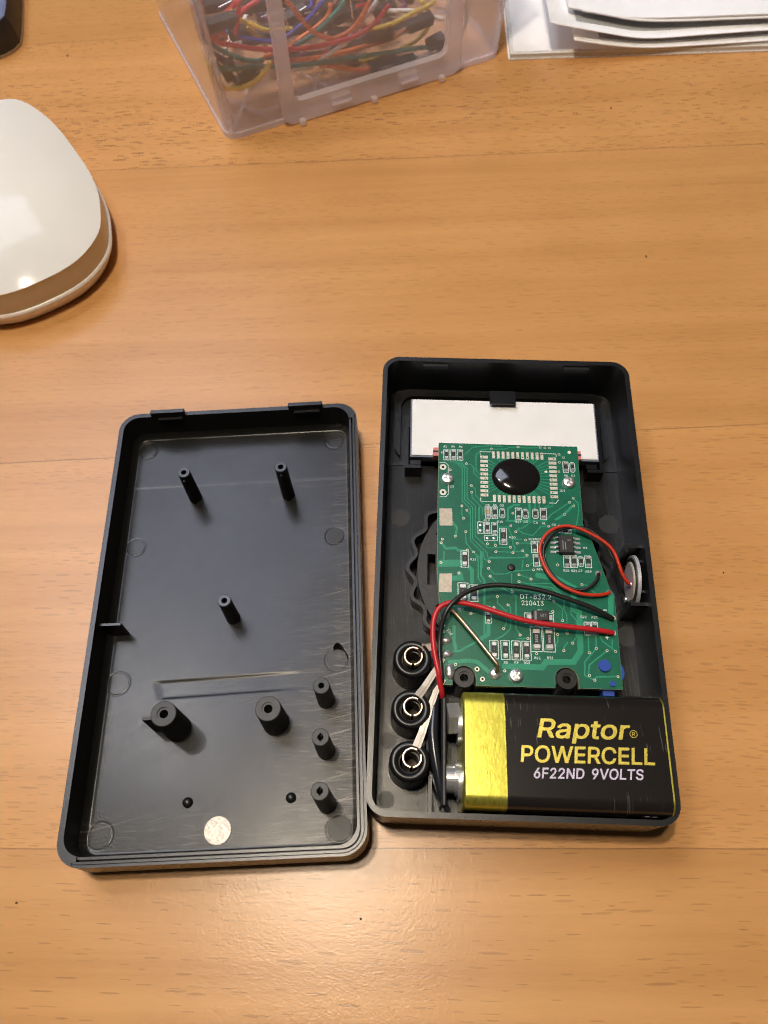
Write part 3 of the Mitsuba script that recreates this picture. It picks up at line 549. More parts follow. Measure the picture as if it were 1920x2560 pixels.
# ------------------------------------------------------------------ back cover
def near(a, z0): return [float(a[0]), float(a[1]), z0]
def plastic_part(key, mesh, bsdf='plastic', frame=None, **k): return add(key, mesh, bsdf, frame or SHELL, **k)
thing('back_cover', 'empty black plastic back cover with screw posts, lying open on the left', 'cover')
W, L = 35.41, 62.97
o = rr(-W, -L, W, L, 5.8)
foot = rr(-W + .9, -L + .9, W - .9, L - .9, 5.0)
body = m3.Manifold.hull(ex(foot, -10.9, -10.2) + ex(o, -9.2, 0)) if hasattr(m3.Manifold, 'hull') else ex(o, -10.9, 0)
cav = rr(-W + 1.3, -L + 2.35, W - 2.3, L - 1.3, 4.6); cav2 = rr(-W + 2.2, -L + 2.7, W - 2.6, L - 2.2, 4.0)
body = body - m3.Manifold.hull(ex(cav, .4, .5) + ex(cav2, -10.4, -10.3))
clip = sg.box(27, -70, 40, 57.5).union(sg.box(-30.5, -70, 40, -54))
body = body - ex(o.buffer(-1.22).difference(o.buffer(-1.72)).intersection(clip), -2.4, 1)
body = body - ex(o.difference(o.buffer(-.62)).intersection(sg.box(26, -70, 40, 58.5).union(sg.box(-31.5, -70, 40, -54))), -.35, 1)
body = body - ex(o.buffer(-.60).difference(o.buffer(-.72)).intersection(sg.box(26, -70, 40, 58.5).union(sg.box(-31.5, -70, 40, -54))), -1.2, 1)
body = body - ex(o.buffer(-1.6).difference(cav.buffer(-.02)).intersection(clip), -.55, 1)
add('back_cover__wall', body, 'rim_plastic', COVER, smooth=25)
# the inner floor: raised field at the far end, rounded edges, the long hollow of the stand, grooves round the ejector marks
gx, gy = np.arange(-34.2, 34.21, .26), np.arange(-61.2, 61.8, .26)
GX, GY = np.meshgrid(gx, gy); pts = shapely.points(GX.ravel(), GY.ravel())
ins = shapely.contains_xy(cav2, GX.ravel(), GY.ravel()).reshape(GX.shape)
dist = shapely.distance(pts, cav2.exterior).reshape(GX.shape) * np.where(ins, 1, -1)
GZ = np.full(GX.shape, -9.45) + 1.3 * np.clip(1 - dist / 1.3, 0, 1.3) ** 2
sm = lambda a_, b_, x_: np.clip((x_ - a_) / (b_ - a_), 0, 1) ** 2 * (3 - 2 * np.clip((x_ - a_) / (b_ - a_), 0, 1))
GZ = GZ + .10 * sm(41.9, 42.9, GY)
hy = -19.4 + .025 * GX
GZ = GZ - .20 * sm(2.75, 1.75, np.abs(GY - hy)) * sm(-20.2, -17.2, GX + .35 * (GY - hy)) * (1 - sm(9, 24, GX))
for k, (x, y) in enumerate(COV_EJ):
    q = np.hypot(GX - x, GY - y); r = 2.55 if k < 4 else 2.95
    GZ = GZ - .09 * np.exp(-((q - r - .1) / .18) ** 2) + (.02 + .05 * (k in (0, 1))) * (q < r)
GZ = GZ + .035 * (meshkit.fbm(np.stack([GX * .07, GY * .07, GX * 0], -1), 3, 4) - .5)
ny, nx = GX.shape
idx = np.arange(ny * nx).reshape(ny, nx); keep = (dist[:-1, :-1] > -.55) & (dist[1:, 1:] > -.55) & (dist[1:, :-1] > -.55) & (dist[:-1, 1:] > -.55)
A_, B_, C_, D_ = idx[:-1, :-1][keep], idx[:-1, 1:][keep], idx[1:, 1:][keep], idx[1:, :-1][keep]
fm = trimesh.Trimesh(np.stack([GX.ravel(), GY.ravel(), GZ.ravel()], 1), np.vstack([np.stack([A_, B_, C_], 1), np.stack([A_, C_, D_], 1)]), process=False); fm.remove_unreferenced_vertices()
add('back_cover__floor', fm, 'cover_floor', COVER, smooth=True)
for k, (b, t, zt) in enumerate(zip(COV_POST_BASE, COV_POST_TOP, COV_POST_TOPZ)):
    x, y = (b[0] + t[0]) / 2, (b[1] + t[1]) / 2
    r = 1.72 if k < 3 else (3.1 if k < 5 else 2.05)
    rb = r * (1.12 if k < 3 else 1.1)
    hole = .78 if k < 3 else (1.05 if k < 5 else .75)
    post = cyl(x, y, -9.5, zt - .12, rb, r) + cyl(x, y, zt - .13, zt, r, r - .14) - cyl(x, y, zt - 7, zt + 1, hole)
    if k in (3, 4): post = post - cyl(x, y, zt - .35, zt + 1, hole + .55)
    if k < 2: post = post + bx(x - .32, y - 2.3, -9.5, x + .32, y - .9, zt - 1.2)
    if k == 3: post = post + bx(x - 6.1, y - .45, -9.5, x - 1.5, y + .45, zt - 3.2)
    if k > 5: post = post - bx(x - .2, y - 1.0, zt - 2, x + .2, y + 1.0, zt + 1)
    add('back_cover__screw_post', post, 'plastic' if k < 3 else 'dull_plastic', COVER, smooth=25)
for k, (x, y) in enumerate(COV_EJ):
    r = 2.55 if k < 4 else 2.95
    up = .05 if k not in (3, 7) else .16
    add('back_cover__ejector_mark', cyl(x, y, -9.6, -9.41 + up + (.16 if k < 2 else 0), r - .1, r - .16), 'dull_plastic' if k in (3, 7) else 'cover_floor', COVER, smooth=25)
for x, y in COV_PEGS: add('back_cover__peg', dome(x, y, -9.44, 1.3, 1.3, 1.1), 'smooth_plastic', COVER)
add('back_cover__magnet', cyl(COV_DISC[0][0], COV_DISC[0][1], -9.5, -9.2, 3.25, 3.2, n=64), 'magnet', COVER, label='round silvery disc set in the cover floor')
for (x0, x1), (s0, s1) in (((-26.2, -16.05), (-24.2, -17.0)), ((15.1, 25.25), (16.65, 24.3))):
    k = add('back_cover__latch', bx(x0, 61.5, -9.3, x1, 62.95, 1.7, .15), 'plastic', COVER)
    add(k + '__catch', bx(s0, 60.75, -1.2, s1, 61.6, -.5), 'rim_plastic', COVER)
add('back_cover__locating_rib', bx(-34.0, -4.05, -9.4, -28.2, -3.2, -2.4, .1), 'plastic', COVER)
# a curl of cut plastic still standing on one ejector mark
th = np.linspace(-.2, 1.9, 14); cx, cy = 28.15, -13.8
sh = [[cx + 2.9 * math.cos(t), cy + 2.9 * math.sin(t) - .2, -9.4] for t in th]
sh2 = [[cx + 2.9 * math.cos(t) - .9 * math.sin(k / 13 * math.pi), cy + 2.9 * math.sin(t) + .9 * math.sin(k / 13 * math.pi), -9.4 + 2.8 * math.sin(k / 13 * math.pi * .8)] for k, t in enumerate(th)]
V = np.array(sh + sh2 + [[a + .14, b + .1, c] for a, b, c in sh2] + [[a + .14, b + .1, c] for a, b, c in sh]); n = 14; F = []
for q in range(4):
    for k in range(n - 1):
        a, b, c, d = q * n + k, q * n + k + 1, ((q + 1) % 4) * n + k + 1, ((q + 1) % 4) * n + k; F += [(a, b, c), (a, c, d)]
add('back_cover__plastic_burr', trimesh.Trimesh(V, F, process=False), 'plastic', COVER, smooth=60)

# ------------------------------------------------------------------ front shell
thing('front_shell', 'black plastic front shell of the meter holding circuit board and battery', 'meter case')
W, L = 35.37, 63.0
o = rr(-W, -L, W, L, 4.9)
ob = rr(-W + 1.1, -L + 1.1, W - 1.1, L - 1.1, 4.0)
body = m3.Manifold.hull(ex(ob, -17.6, -16.9) + ex(o, -15.4, 0))
cav = rr(-W + 1.3, -L + 1.3, W - 1.3, L - 1.3, 3.7); cav2 = rr(-W + 2.05, -L + 1.9, W - 2.05, L - 2.0, 3.2)
body = body - m3.Manifold.hull(ex(cav, .4, .5) + ex(cav2, -14.5, -14.4))
body = body - cyl(-.2, .8, -16.4, -14, 24.6, n=96)
add('front_shell__wall', body, 'rim_plastic', SHELL, smooth=25)
fl = cav2.buffer(.4).difference(sg.Point(-.2, .8).buffer(24.65, quad_segs=24)).difference(rr(22.6, 21.0, 26.6, 29.6, 1.6))
add('front_shell__floor', ex(fl, -15.2, -14.42), 'shell_floor', SHELL, smooth=25)
win = rr(-31.5, 36.6, 31.3, 60.6, 4.2)
add('front_shell__window_frame', ex(win.difference(rr(-29.8, 34, 29.4, 58.2, 4.0)), -14.5, -12.9) + bx(-33.4, 34.8, -14.5, -28.4, 36.2, -14.15) + bx(28.8, 34.4, -14.5, 33.4, 35.8, -14.15), 'plastic', SHELL, smooth=25)
th = np.linspace(0, 2 * math.pi, 720, endpoint=False)
rad = 25.75 + .95 * np.cos(20 * (th - math.pi)) 
oc = np.stack([-.2 + rad * np.cos(th), .8 + rad * np.sin(th)], 1)
ring = sg.Polygon(oc).buffer(.45).difference(sg.Polygon(oc).buffer(-.45)).intersection(sg.box(-40, -22, 40, 40))
add('front_shell__detent_ring', ex(ring, -14.6, -9.0), 'rim_plastic', SHELL, smooth=40)
for k, (x, y) in enumerate(CASE_EJ):
    r = 2.75 if k < 2 else (2.05 if k < 5 else 2.9)
    add('front_shell__ejector_mark', cyl(x, y, -14.6, -14.36, r, r - .05) , 'dull_plastic' if k not in (1,) else 'shell_floor', SHELL, smooth=25)
for x, y in BOSS_TOP:
    add('front_shell__screw_post', cyl(x, y, -14.5, -3.9, 2.7, 2.62) + cyl(x, y, -3.9, -3.75, 2.62, 2.45) - cyl(x, y, -10, 0, 1.02) - cyl(x, y, -4.2, 0, 1.5, n=40), 'smooth_plastic', SHELL, smooth=25)
for (x0, x1) in ((-23.8, -16.5), (17.0, 24.4)):
    add('front_shell__wall_catch', bx(x0, 60.7, -2.6, x1, 62.0, -1.1, .12), 'dull_plastic', SHELL)
add('front_shell__display_clip', bx(-4.05, 51.9, -7.0, 3.55, 56.3, -6.3, .1) + bx(-4.05, 55.2, -14.5, 3.55, 56.3, -6.4), 'plastic', SHELL)
for s, xa in ((1, -28.4), (-1, 28.0)):
    br = bx(xa, 48.6 if s > 0 else 51.5, -14.5, xa + s * 1.0, 31.3, -9.0) + bx(xa, 32.2, -14.5, xa + s * 4.6, 31.2, -9.0) + bx(xa + s * 1.6, 34.3, -14.5, xa + s * 4.6, 32.9, -10.0)
    add('front_shell__display_bracket', br, 'plastic', SHELL, smooth=25)
# the round cradle of the buzzer at the right wall
by = -2.2
for y, z1 in ((5.75, -2.2), (-10.2, -2.2)):
    add('front_shell__buzzer_bracket', bx(29.6, y - .45, -14.5, 34.3, y + .45, z1) + bx(29.6, y - (1.3 if y > 0 else -1.3) - .3, -14.5, 30.5, y, z1), 'rim_plastic', SHELL, smooth=25)
for y in (2.1, -6.3): add('front_shell__buzzer_rib', bx(33.2, y - .3, -14.5, 34.6, y + .3, -3.5), 'plastic', SHELL)
for q in ((-20.9, -61.0, -14.5, -20.0, -50.0, -9.5), (27.0, -33.6, -14.5, 33.6, -32.6, -6.5)): add('front_shell__battery_wall', bx(*q), 'plastic', SHELL, smooth=25)
# probe sockets: moulded collar, slotted metal sleeve, solder strip
for (x, y), (sx, sy), tab in zip(SOCKETS, SLEEVES, TABS):
    top = -2.5
    prof = [(0.001, -14.5), (4.95, -14.5), (4.75, top - 1.1)] + [(3.72 + 1.0 * math.cos(a), top - 1.0 + 1.0 * math.sin(a)) for a in np.linspace(0, math.pi, 13)] + [(2.72, top - 2.3), (2.25, top - 2.4), (2.2, -13.6), (0.001, -13.6)]
    k = add('front_shell__probe_socket', lathe(x, y, prof), 'smooth_plastic', SHELL, smooth=40)
    slv = cyl(sx, sy, -13, top + .05, 2.28, n=48) - cyl(sx, sy, -14, top + 1, 1.98, n=48)
    slv = slv - bx(sx - .35, sy - 3, -13.5, sx + .25, sy, top + 1) - m3.Manifold.cube([1.3, 3, 20]).translate([-.2, 0, -15]).rotate([0, 0, -38]).translate([sx, sy, 0])
    add(k + '__sleeve', slv, 'sleeve_metal', SHELL, smooth=25)
    add(k + '__bore', cyl(sx, sy, -12.6, top - .25, 1.985, n=32) - cyl(sx, sy, -12, top + 1, 1.8, n=32), 'brass', SHELL)
    P = np.array(tab); zz = np.linspace(top + .1, -4.4, len(P)); wid = np.linspace(1.0, .62, len(P)) if len(P) > 3 else np.array([.95, .95, .9])
    d = np.gradient(P, axis=0); d /= np.linalg.norm(d, axis=1, keepdims=True); nn = np.stack([-d[:, 1], d[:, 0]], 1)
    rings = [np.array([[*(P[i] + nn[i] * wid[i]), zz[i]], [*(P[i] - nn[i] * wid[i]), zz[i]], [*(P[i] - nn[i] * wid[i]), zz[i] - .35], [*(P[i] + nn[i] * wid[i]), zz[i] - .35]]) for i in range(len(P))]
    mesh = [loft(rings)]
    if len(P) > 3: mesh.append(loft([np.array([[*(P[i] + nn[i] * .28), zz[i] + .22], [*(P[i] - nn[i] * .28), zz[i] + .22], [*(P[i] - nn[i] * .4), zz[i] - .02], [*(P[i] + nn[i] * .4), zz[i] - .02]]) for i in range(len(P) - 1)]))
    add(k + '__solder_strip', mesh, 'nickel', SHELL, smooth=False)
# the selector knob under the shell carries it
add('front_shell__selector_knob', cyl(0, 0, -20.6, -17.5, 17, n=64), 'plastic', SHELL)
disc = sg.Point(-.2, .8).buffer(24.1, quad_segs=32).difference(sg.Point(-.2, .8).buffer(16.5, quad_segs=32))
for a in np.arange(9) * 40 + 20:
    s = sg.box(19.2, -4.4, 21.4, 4.4); disc = disc.difference(affinity.translate(affinity.rotate(s, a, origin=(0, 0)), -.2, .8))
thing('selector_disc', 'dark slotted contact disc of the range selector under the left edge of the circuit board', 'selector disc')
add('selector_disc', ex(disc, -11.4, -10.0), 'dull_plastic', SHELL, smooth=25) if False else None
used.discard('selector_disc'); add('selector_disc', ex(disc, -11.4, -10.0), 'dull_plastic', SHELL, smooth=25)

# ------------------------------------------------------------------ display under the board
thing('display_panel', 'white back of the display glass in the top of the front shell', 'display')
Lq = np.array(LCD)
add('display_panel__backing', ex(Lq, -8.9, -8.5), 'lcd_white', SHELL, smooth=False)
add('display_panel__glass', ex([(Lq[0][0] - .45, Lq[0][1] + .25), (Lq[1][0] + .4, Lq[1][1] + .25), (Lq[2][0] + .4, Lq[2][1] - .4), (Lq[3][0] - .45, Lq[3][1] - .4)], -11.4, -8.92), 'lcd_glass', SHELL, smooth=False)
add('display_panel__contact_strip', bx(-20.4, 33.9, -9.0, 21.3, 36.6, -6.5), 'pink_rubber', SHELL, smooth=False, label='pink rubber contact strip showing at both board edges')
add('display_panel__contact_strip__dark_core', bx(-20.45, 35.0, -9.0, 21.35, 35.6, -6.46), 'connector_black', SHELL, smooth=False)

# ------------------------------------------------------------------ circuit board
thing('circuit_board', 'green circuit board with white lettering screwed into the front shell', 'circuit board')
PZ = -5.0
B = sg.Polygon(BOARD)
for x, y in NOTCH:
    B = B.difference(sg.Point(x, y).buffer(2.95, quad_segs=12)).difference(sg.box(x - 2.95, y - 8, x + 2.95, y))
rng = random.Random(5)
Bt = ex(B, PZ - 1.1, PZ)
add('circuit_board__laminate', ex(B.buffer(.04), PZ - 1.5, PZ - .06), 'board_edge', SHELL, smooth=False)
add('circuit_board__solder_mask', ex(B, PZ - .06, PZ), 'solder_mask', SHELL, smooth=False)
tr = [sg.LineString(p).buffer(max(w, .26) / 2, cap_style='round', join_style='mitre', quad_segs=4) for p, w in TRACES]
bc = np.array(BLOB[0])
for x, y, w, h in PADS:
    tr.append(sg.LineString([(x, y), tuple(bc + (np.array([x, y]) - bc) * .55)]).buffer(.11))
tr = shapely.unary_union(tr).intersection(B.buffer(-.25))
add('circuit_board__trace', ex(tr, PZ - .02, PZ + .035), 'trace', SHELL, smooth=False); labels['circuit_board__trace'] = {'kind': 'stuff'}
vr, vh = [], []
for k, (x, y) in enumerate(VIAS):
    r = .36 if k not in (len(VIAS) - 5, len(VIAS) - 6) else .6
    vr.append(cyl(x, y, PZ - .02, PZ + .07, r, n=16)); vh.append(cyl(x, y, PZ, PZ + .085, r * .52, n=12))
add('circuit_board__via', vr, 'tin', SHELL, smooth=False); labels['circuit_board__via'] = {'kind': 'stuff'}
add('circuit_board__via_hole', vh, 'hole', SHELL, smooth=False); labels['circuit_board__via_hole'] = {'kind': 'stuff'}
for x, y, w, h in PADS:
    pm = bx(x - w / 2, y - h / 2, PZ - .02, x + w / 2, y + h / 2, PZ + .06)
    if rng.random() < .4: pm = pm - cyl(x + (w * .2 if w > h else 0) * rng.choice((-1, 1)), y + (h * .25 if h > w else 0) * rng.choice((-1, 1)), PZ - 1, PZ + 1, .2, n=10)
    add('circuit_board__contact_pad', pm, 'tin', SHELL, smooth=False)
for q in SILVER_PADS: add('circuit_board__test_pad', ex(q, PZ - .02, PZ + .06), 'pad_beige', SHELL, smooth=False)
for x, y in EYELETS:
    k = add('circuit_board__eyelet', cyl(x, y, PZ, PZ + .1, .92) , 'tin', SHELL); add(k + '__hole', cyl(x, y, PZ, PZ + .12, .38), 'hole', SHELL)
for (x, y), r in zip(FIDUCIAL, (.5, .38)): add('circuit_board__fiducial', cyl(x, y, PZ, PZ + .08, r), 'solder_pale', SHELL)
sk = [text(s, .62, x, y, PZ + .02, bold=False) for s, x, y in SILK]
def frame_line(pts, w=.13, closed=True):
    ln = sg.LinearRing(pts) if closed else sg.LineString(pts)
    return ex(ln.buffer(w / 2, join_style='mitre'), PZ, PZ + .05)
P = PAD_FRAME
sk += [frame_line([P[0] if False else (P[0][0], P[0][1] - 1.0), P[0], (P[0][0] + 3.2, P[0][1])], closed=False), frame_line([(P[1][0] - 3.4, P[1][1]), P[1], (P[1][0], P[1][1] - .9)], closed=False),
       frame_line([(P[2][0] - 2.6, P[2][1]), (P[2][0] - .7, P[2][1]), (P[2][0], P[2][1] + 1.0)], closed=False), frame_line([(P[3][0], P[3][1] + 1.2), P[3], (P[3][0] + 3.2, P[3][1])], closed=False)]
e = EYELETS
sk.append(frame_line([(-18.7, e[0][1] + 1.5), (-17.0, e[0][1] + 1.45), (-16.3, e[0][1] + .6), (-16.3, e[1][1] - .6), (-17.0, e[1][1] - 1.4), (-18.7, e[1][1] - 1.45)], closed=False))
t = TEXT_PCB
sk += [text('DT-832.2', 1.25, t[0][0], t[0][1], PZ + .02, align='l', width=7.9), text('210413', 1.25, t[2][0], t[2][1], PZ + .02, align='l', width=5.6), text('10A', .72, t[6][0], t[6][1], PZ + .02, ang=-.95)]
sk += [ex(sg.box(t[4][0] - .5, t[4][1] - .09, t[4][0] + .5, t[4][1] + .09), PZ, PZ + .05), ex(sg.box(t[5][0] - .5, t[5][1] - .09, t[5][0] + .5, t[5][1] + .09).union(sg.box(t[5][0] - .09, t[5][1] - .5, t[5][0] + .09, t[5][1] + .5)), PZ, PZ + .05)]
for n, x, y, w, h in CHIPS:
    kind = n[-1]
    if kind == 'o': box = rr(x - w / 2, y - h / 2, x + w / 2, y + h / 2, min(w, h) * .45)
    else: box = sg.box(x - w / 2, y - h / 2, x + w / 2, y + h / 2)
    sk.append(ex(box.buffer(.05).difference(box.buffer(-.08)), PZ, PZ + .05))
    if n[0] == '-':
        for s in (-1, 1):
            px_, py_ = (x + s * w * .25, y) if kind == 'h' else (x, y + s * h * .24)
            add('circuit_board__bare_pad', dome(px_, py_, PZ, .48, .42, .16, n=16, rings=4), 'solder', SHELL)
        continue
    big = n in ('3523', '5983')
    bw, bh = (w * .60, h * .78) if kind != 'o' else (w * .5, h * .72)
    if n in ('R7', 'R8', 'R9', 'R10'): bw = w * .52
    if kind == 'w': bw, bh = w * .8, h * .7
    z1 = PZ + (.55 if not big else .65)
    horiz = bw > bh
    a = (bw if horiz else bh) * .5; c = (bh if horiz else bw) * .5
    core = .5 if not big else .56
    nm = 'capacitor' if n[0] == 'C' else 'resistor'
    def rot(x0, y0, z0, x1, y1, z1_, bev): return bx(x + (x0 if horiz else y0), y + (y0 if horiz else x0), z0, x + (x1 if horiz else y1), y + (y1 if horiz else x1), z1_, bev)
    k = add('circuit_board__' + nm, rot(-a * core, -c * .96, PZ + .02, a * core, c * .96, z1 - .03, .03), 'capacitor' if n == 'C8t' else 'chip', SHELL, smooth=False)
    for s in (-1, 1):
        add(k + '__terminal', rot(s * a * core, -c, PZ, s * a, c, z1, .06), 'solder', SHELL, smooth=False)
        # the fillet of solder on the land
        add(k + '__solder_fillet', rot(s * a * .98, -c * .9, PZ, s * (a + .22), c * .9, PZ + .2, .06), 'solder', SHELL, smooth=False)
    if big:
        add(k + '__marking', text(n, .62, x, y, z1 - .03, ang=math.pi / 2, depth=.03), 'resistor_mark', SHELL, smooth=False)
    elif n in ('R8', 'R9', 'R10', 'R7', 'R20', 'R15', 'R13'):
        add(k + '__marking', text('101', .30, x, y, z1 - .03, ang=math.pi / 2, depth=.03), 'chip_mark', SHELL, smooth=False)
# small outline chip and its eight pins
sx, sy = SOIC[0]
k = add('circuit_board__amplifier_chip', bx(sx - 1.95, sy - 2.55, PZ + .15, sx + 1.95, sy + 2.55, PZ + 1.5, .18), 'chip', SHELL, smooth=False, label='black eight legged chip inside the loop of thin wires')
for x, y in SOIC_PINS:
    s = -1 if x < sx else 1
    add(k + '__pin', bx(sx + s * 1.95, y - .24, PZ + .55, sx + s * 2.5, y + .24, PZ + .8, .05) + bx(sx + s * 2.4, y - .24, PZ + .02, sx + s * 2.65, y + .24, PZ + .8, .05) + bx(sx + s * 2.5, y - .36, PZ + .01, sx + s * 4.05, y + .36, PZ + .25, .08), 'solder', SHELL, smooth=False)
add(k + '__marking', [text('LM358', .62, sx - .55, sy - .1, PZ + 1.495, ang=math.pi / 2, depth=.02), text('4K2A', .55, sx + .35, sy + .4, PZ + 1.495, ang=math.pi / 2, depth=.02)] if False else [bx(sx - 1.0, sy - 1.7, PZ + 1.49, sx - .75, sy + .9, PZ + 1.512), bx(sx - .35, sy - 1.7, PZ + 1.49, sx - .1, sy + .5, PZ + 1.512), bx(sx + .35, sy + 1.0, PZ + 1.49, sx + 1.3, sy + 1.2, PZ + 1.512)], 'chip_mark', SHELL, smooth=False)
dx, dy = DIODE[0]
k = add('circuit_board__diode', bx(dx - 2.15, dy - 1.35, PZ + .1, dx + 2.15, dy + 1.35, PZ + 2.0, .2), 'chip', SHELL, smooth=False)
add(k + '__cathode_band', bx(dx - 1.55, dy - 1.16, PZ + 1.96, dx - 1.0, dy + 1.16, PZ + 2.02), 'chip_mark', SHELL, smooth=False)
add(k + '__marking', text('M7', .85, dx + .7, dy, PZ + 1.98, depth=.03), 'chip_mark', SHELL, smooth=False)
for s in (-1, 1): add(k + '__terminal', bx(dx + s * 2.15, dy - .75, PZ, dx + s * 3.3, dy + .75, PZ + .5, .1), 'solder', SHELL, smooth=False)
sk.append(ex(sg.box(dx - 3.7, dy - 1.6, dx + 3.6, dy + 1.2).exterior.buffer(.065), PZ, PZ + .05))
add('circuit_board__silkscreen', sk, 'silk', SHELL, smooth=False, label='white printed outlines and part numbers')
# glob of black epoxy over the main die
rx, ry = abs(BLOB[1][0] - bc[0]), abs(BLOB[2][1] - bc[1])
add('circuit_board__epoxy_blob', dome(bc[0], bc[1] + .1, PZ, rx, ry, 1.75, n=72, rings=18, p=2.25), 'epoxy', SHELL, smooth=True, label='glossy black epoxy blob among the gold pads')
add('circuit_board__plastic_stud', dome(DOT[0][0], DOT[0][1], PZ, 1.05, 1.05, .5, p=3), 'dull_plastic', SHELL)
for k, (x, y) in enumerate(SCREWS):
    z0 = PZ
    hd = lathe(x, y, [(0.001, z0), (1.72, z0), (1.72, z0 + .7), (1.55, z0 + 1.0), (1.05, z0 + 1.2), (0.001, z0 + 1.25)], 40)
    hd = m3.Manifold(m3.Mesh(np.asarray(hd.vertices, np.float32), np.asarray(hd.faces, np.uint32))) if False else (cyl(x, y, z0, z0 + .7, 1.72) + cyl(x, y, z0 + .7, z0 + 1.05, 1.72, 1.42) + cyl(x, y, z0 + 1.05, z0 + 1.25, 1.42, .8))
    cr = (bx(-1.12, -.27, 0, 1.12, .27, 2) + bx(-.27, -1.12, 0, .27, 1.12, 2)).rotate([0, 0, (12, 55, 40)[k]]).translate([x, y, z0 + .55])
    add('circuit_board__screw', hd - cr, 'screw_metal', SHELL, smooth=20)
SR = [(.95, .8), (.8, .7), (.75, .14), (.78, .12), (1.6, .9), (.9, .6), (1.5, .9), (1.35, .8), (1.35, .9)]
for k, ((x, y), (r, h)) in enumerate(zip(SOLDER, SR)):
    m = dome(x, y, PZ - .05, r * (1.15 if k in (6, 7) else .95 if k == 8 else 1), r * (.72 if k in (6, 7) else 1.5 if k == 8 else 1), h, n=28, rings=8, p=1.7)
    v = np.asarray(m.vertices); v[:, :2] += (meshkit.noise(v * [1.3, 1.3, 2], 3)[:, None] - .5) * .5 * np.clip((v[:, 2:3] - PZ) / max(h, .2), 0, 1); m.vertices = v
    add('circuit_board__solder_joint', m, 'solder_pale' if k in (2, 3) else 'solder', SHELL, smooth=50)
sp = [(SHUNT[0][0], SHUNT[0][1], -5.2), (SHUNT[0][0] + .2, SHUNT[0][1] - .2, -3.4), *[(a, b, -2.9) for a, b in SHUNT[1:3]], (SHUNT[3][0], SHUNT[3][1], -3.1), (SHUNT[4][0], SHUNT[4][1] + .3, -4.9)]
add('circuit_board__shunt_wire', tube(sp, .5, 14), 'copper', SHELL, smooth=True, label='bare copper wire bridging the lower left of the board')
for (x, y), r, h in ((BLUE[0], 1.52, .9), (BLUE[1], .7, .6)): add('circuit_board__blue_pin', cyl(x, y, PZ, PZ + h, r, r * .97), 'blue_plastic', SHELL)
add('circuit_board__trimmer_body', cyl(BLUE[2][0] - 1.6, BLUE[2][1] - .4, PZ - 5, PZ - 1.6, 3.3) + bx(BLUE[3][0] - 1.2, BLUE[3][1] - .6, PZ - 5, BLUE[3][0] + 1.6, BLUE[3][1] + 1.2, PZ - 1.6), 'blue_plastic', SHELL)

# ------------------------------------------------------------------ buzzer with its two thin wires
thing('buzzer', 'round piezo buzzer standing on edge at the right wall with thin red and black wires', 'buzzer')
def yz_disc(x, y, z, r, t, n=56):
    m = trimesh.creation.cylinder(radius=r, height=t, sections=n); m.apply_transform(trimesh.transformations.rotation_matrix(math.pi / 2, [0, 1, 0])); m.apply_translation([x, y, z]); return m
lean = trimesh.transformations.rotation_matrix(math.radians(-1.5), [0, 1, 0], [32.05, -2.2, -14.3])
parts = [('rim', [trimesh.creation.annulus(r_min=6.2, r_max=7.0, height=.8, sections=64)], 'disc_silver'), ('plate', yz_disc(0, 0, 0, 6.3, .5), 'dull_plastic'), ('crystal', yz_disc(0, 0, 0, 4.9, .3), 'ceramic'), ('crystal_edge', yz_disc(0, 0, 0, 5.25, .22), 'ceramic_edge')]
bxx, byy, bzz = 31.9, -2.2, -7.4
for nm, m, mat in parts:
    m = tm(m).copy()
    if nm == 'rim': m.apply_transform(trimesh.transformations.rotation_matrix(math.pi / 2, [0, 1, 0]))
    m.apply_translation([bxx + {'rim': .6, 'plate': .2, 'crystal': -.35, 'crystal_edge': -.22}[nm], byy, bzz]); m.apply_transform(lean)
    add('buzzer__' + nm, m, mat, SHELL, smooth=40)
add('buzzer__red_wire', tube(BUZZ_RED[:-1] + [(31.0, -3.6, -5.6)], .46, 12), 'orange_red_wire', SHELL, smooth=True)
add('buzzer__black_wire', tube(BUZZ_BLACK[:-2] + [(28.6, -2.4, -8.5), (30.4, -5.2, -10.5)], .42, 12), 'black_wire', SHELL, smooth=True)
for p, r in (((31.25, -3.6, -5.7), .75), ((30.9, -6.0, -10.5), .7)):
    m = trimesh.creation.icosphere(2, r); m.apply_scale([.8, 1.1, 1]); m.apply_translation(p); add('buzzer__solder_joint', m, 'solder', SHELL, smooth=True)

# ------------------------------------------------------------------ battery
thing('battery', 'black and gold nine volt block battery at the bottom of the front shell', 'battery')
def section(x, ins, y0=-61.0, y1=-34.35, z0=-14.4, z1=2.5, r=3.3, n=12):
    ys_, zs_ = (y0 + r, y1 - r), (z0 + r, z1 - r); rr_ = r - ins; P = []
    for (cy_, cz_), a0 in (((ys_[1], zs_[1]), 0), ((ys_[0], zs_[1]), 90), ((ys_[0], zs_[0]), 180), ((ys_[1], zs_[0]), 270)):
        for a in np.linspace(a0, a0 + 90, n): P.append((x, cy_ + rr_ * math.cos(math.radians(a)), cz_ + rr_ * math.sin(math.radians(a))))
    return np.array(P)
X0, XG, X1 = -13.45, -3.68, 33.55
add('battery__gold_band', loft([section(X0, .9), section(X0 + .06, .45), section(X0 + .3, .12), section(X0 + .6, 0), section(XG, 0)]), 'gold_foil', SHELL, smooth=40)
add('battery__black_sleeve', loft([section(XG, .01), section(X1 - .55, .01), section(X1 - .5, .12)]), 'battery_black', SHELL, smooth=40)
add('battery__end_rim', loft([section(X1 - .5, .02), section(X1 - .2, 0), section(X1 - .05, .2), section(X1, .9)]), 'gold_foil', SHELL, smooth=40)
zt = 2.503
t = BTEXT
def slope(a, b): return math.atan2(t[b][1] - t[a][1], t[b][0] - t[a][0])
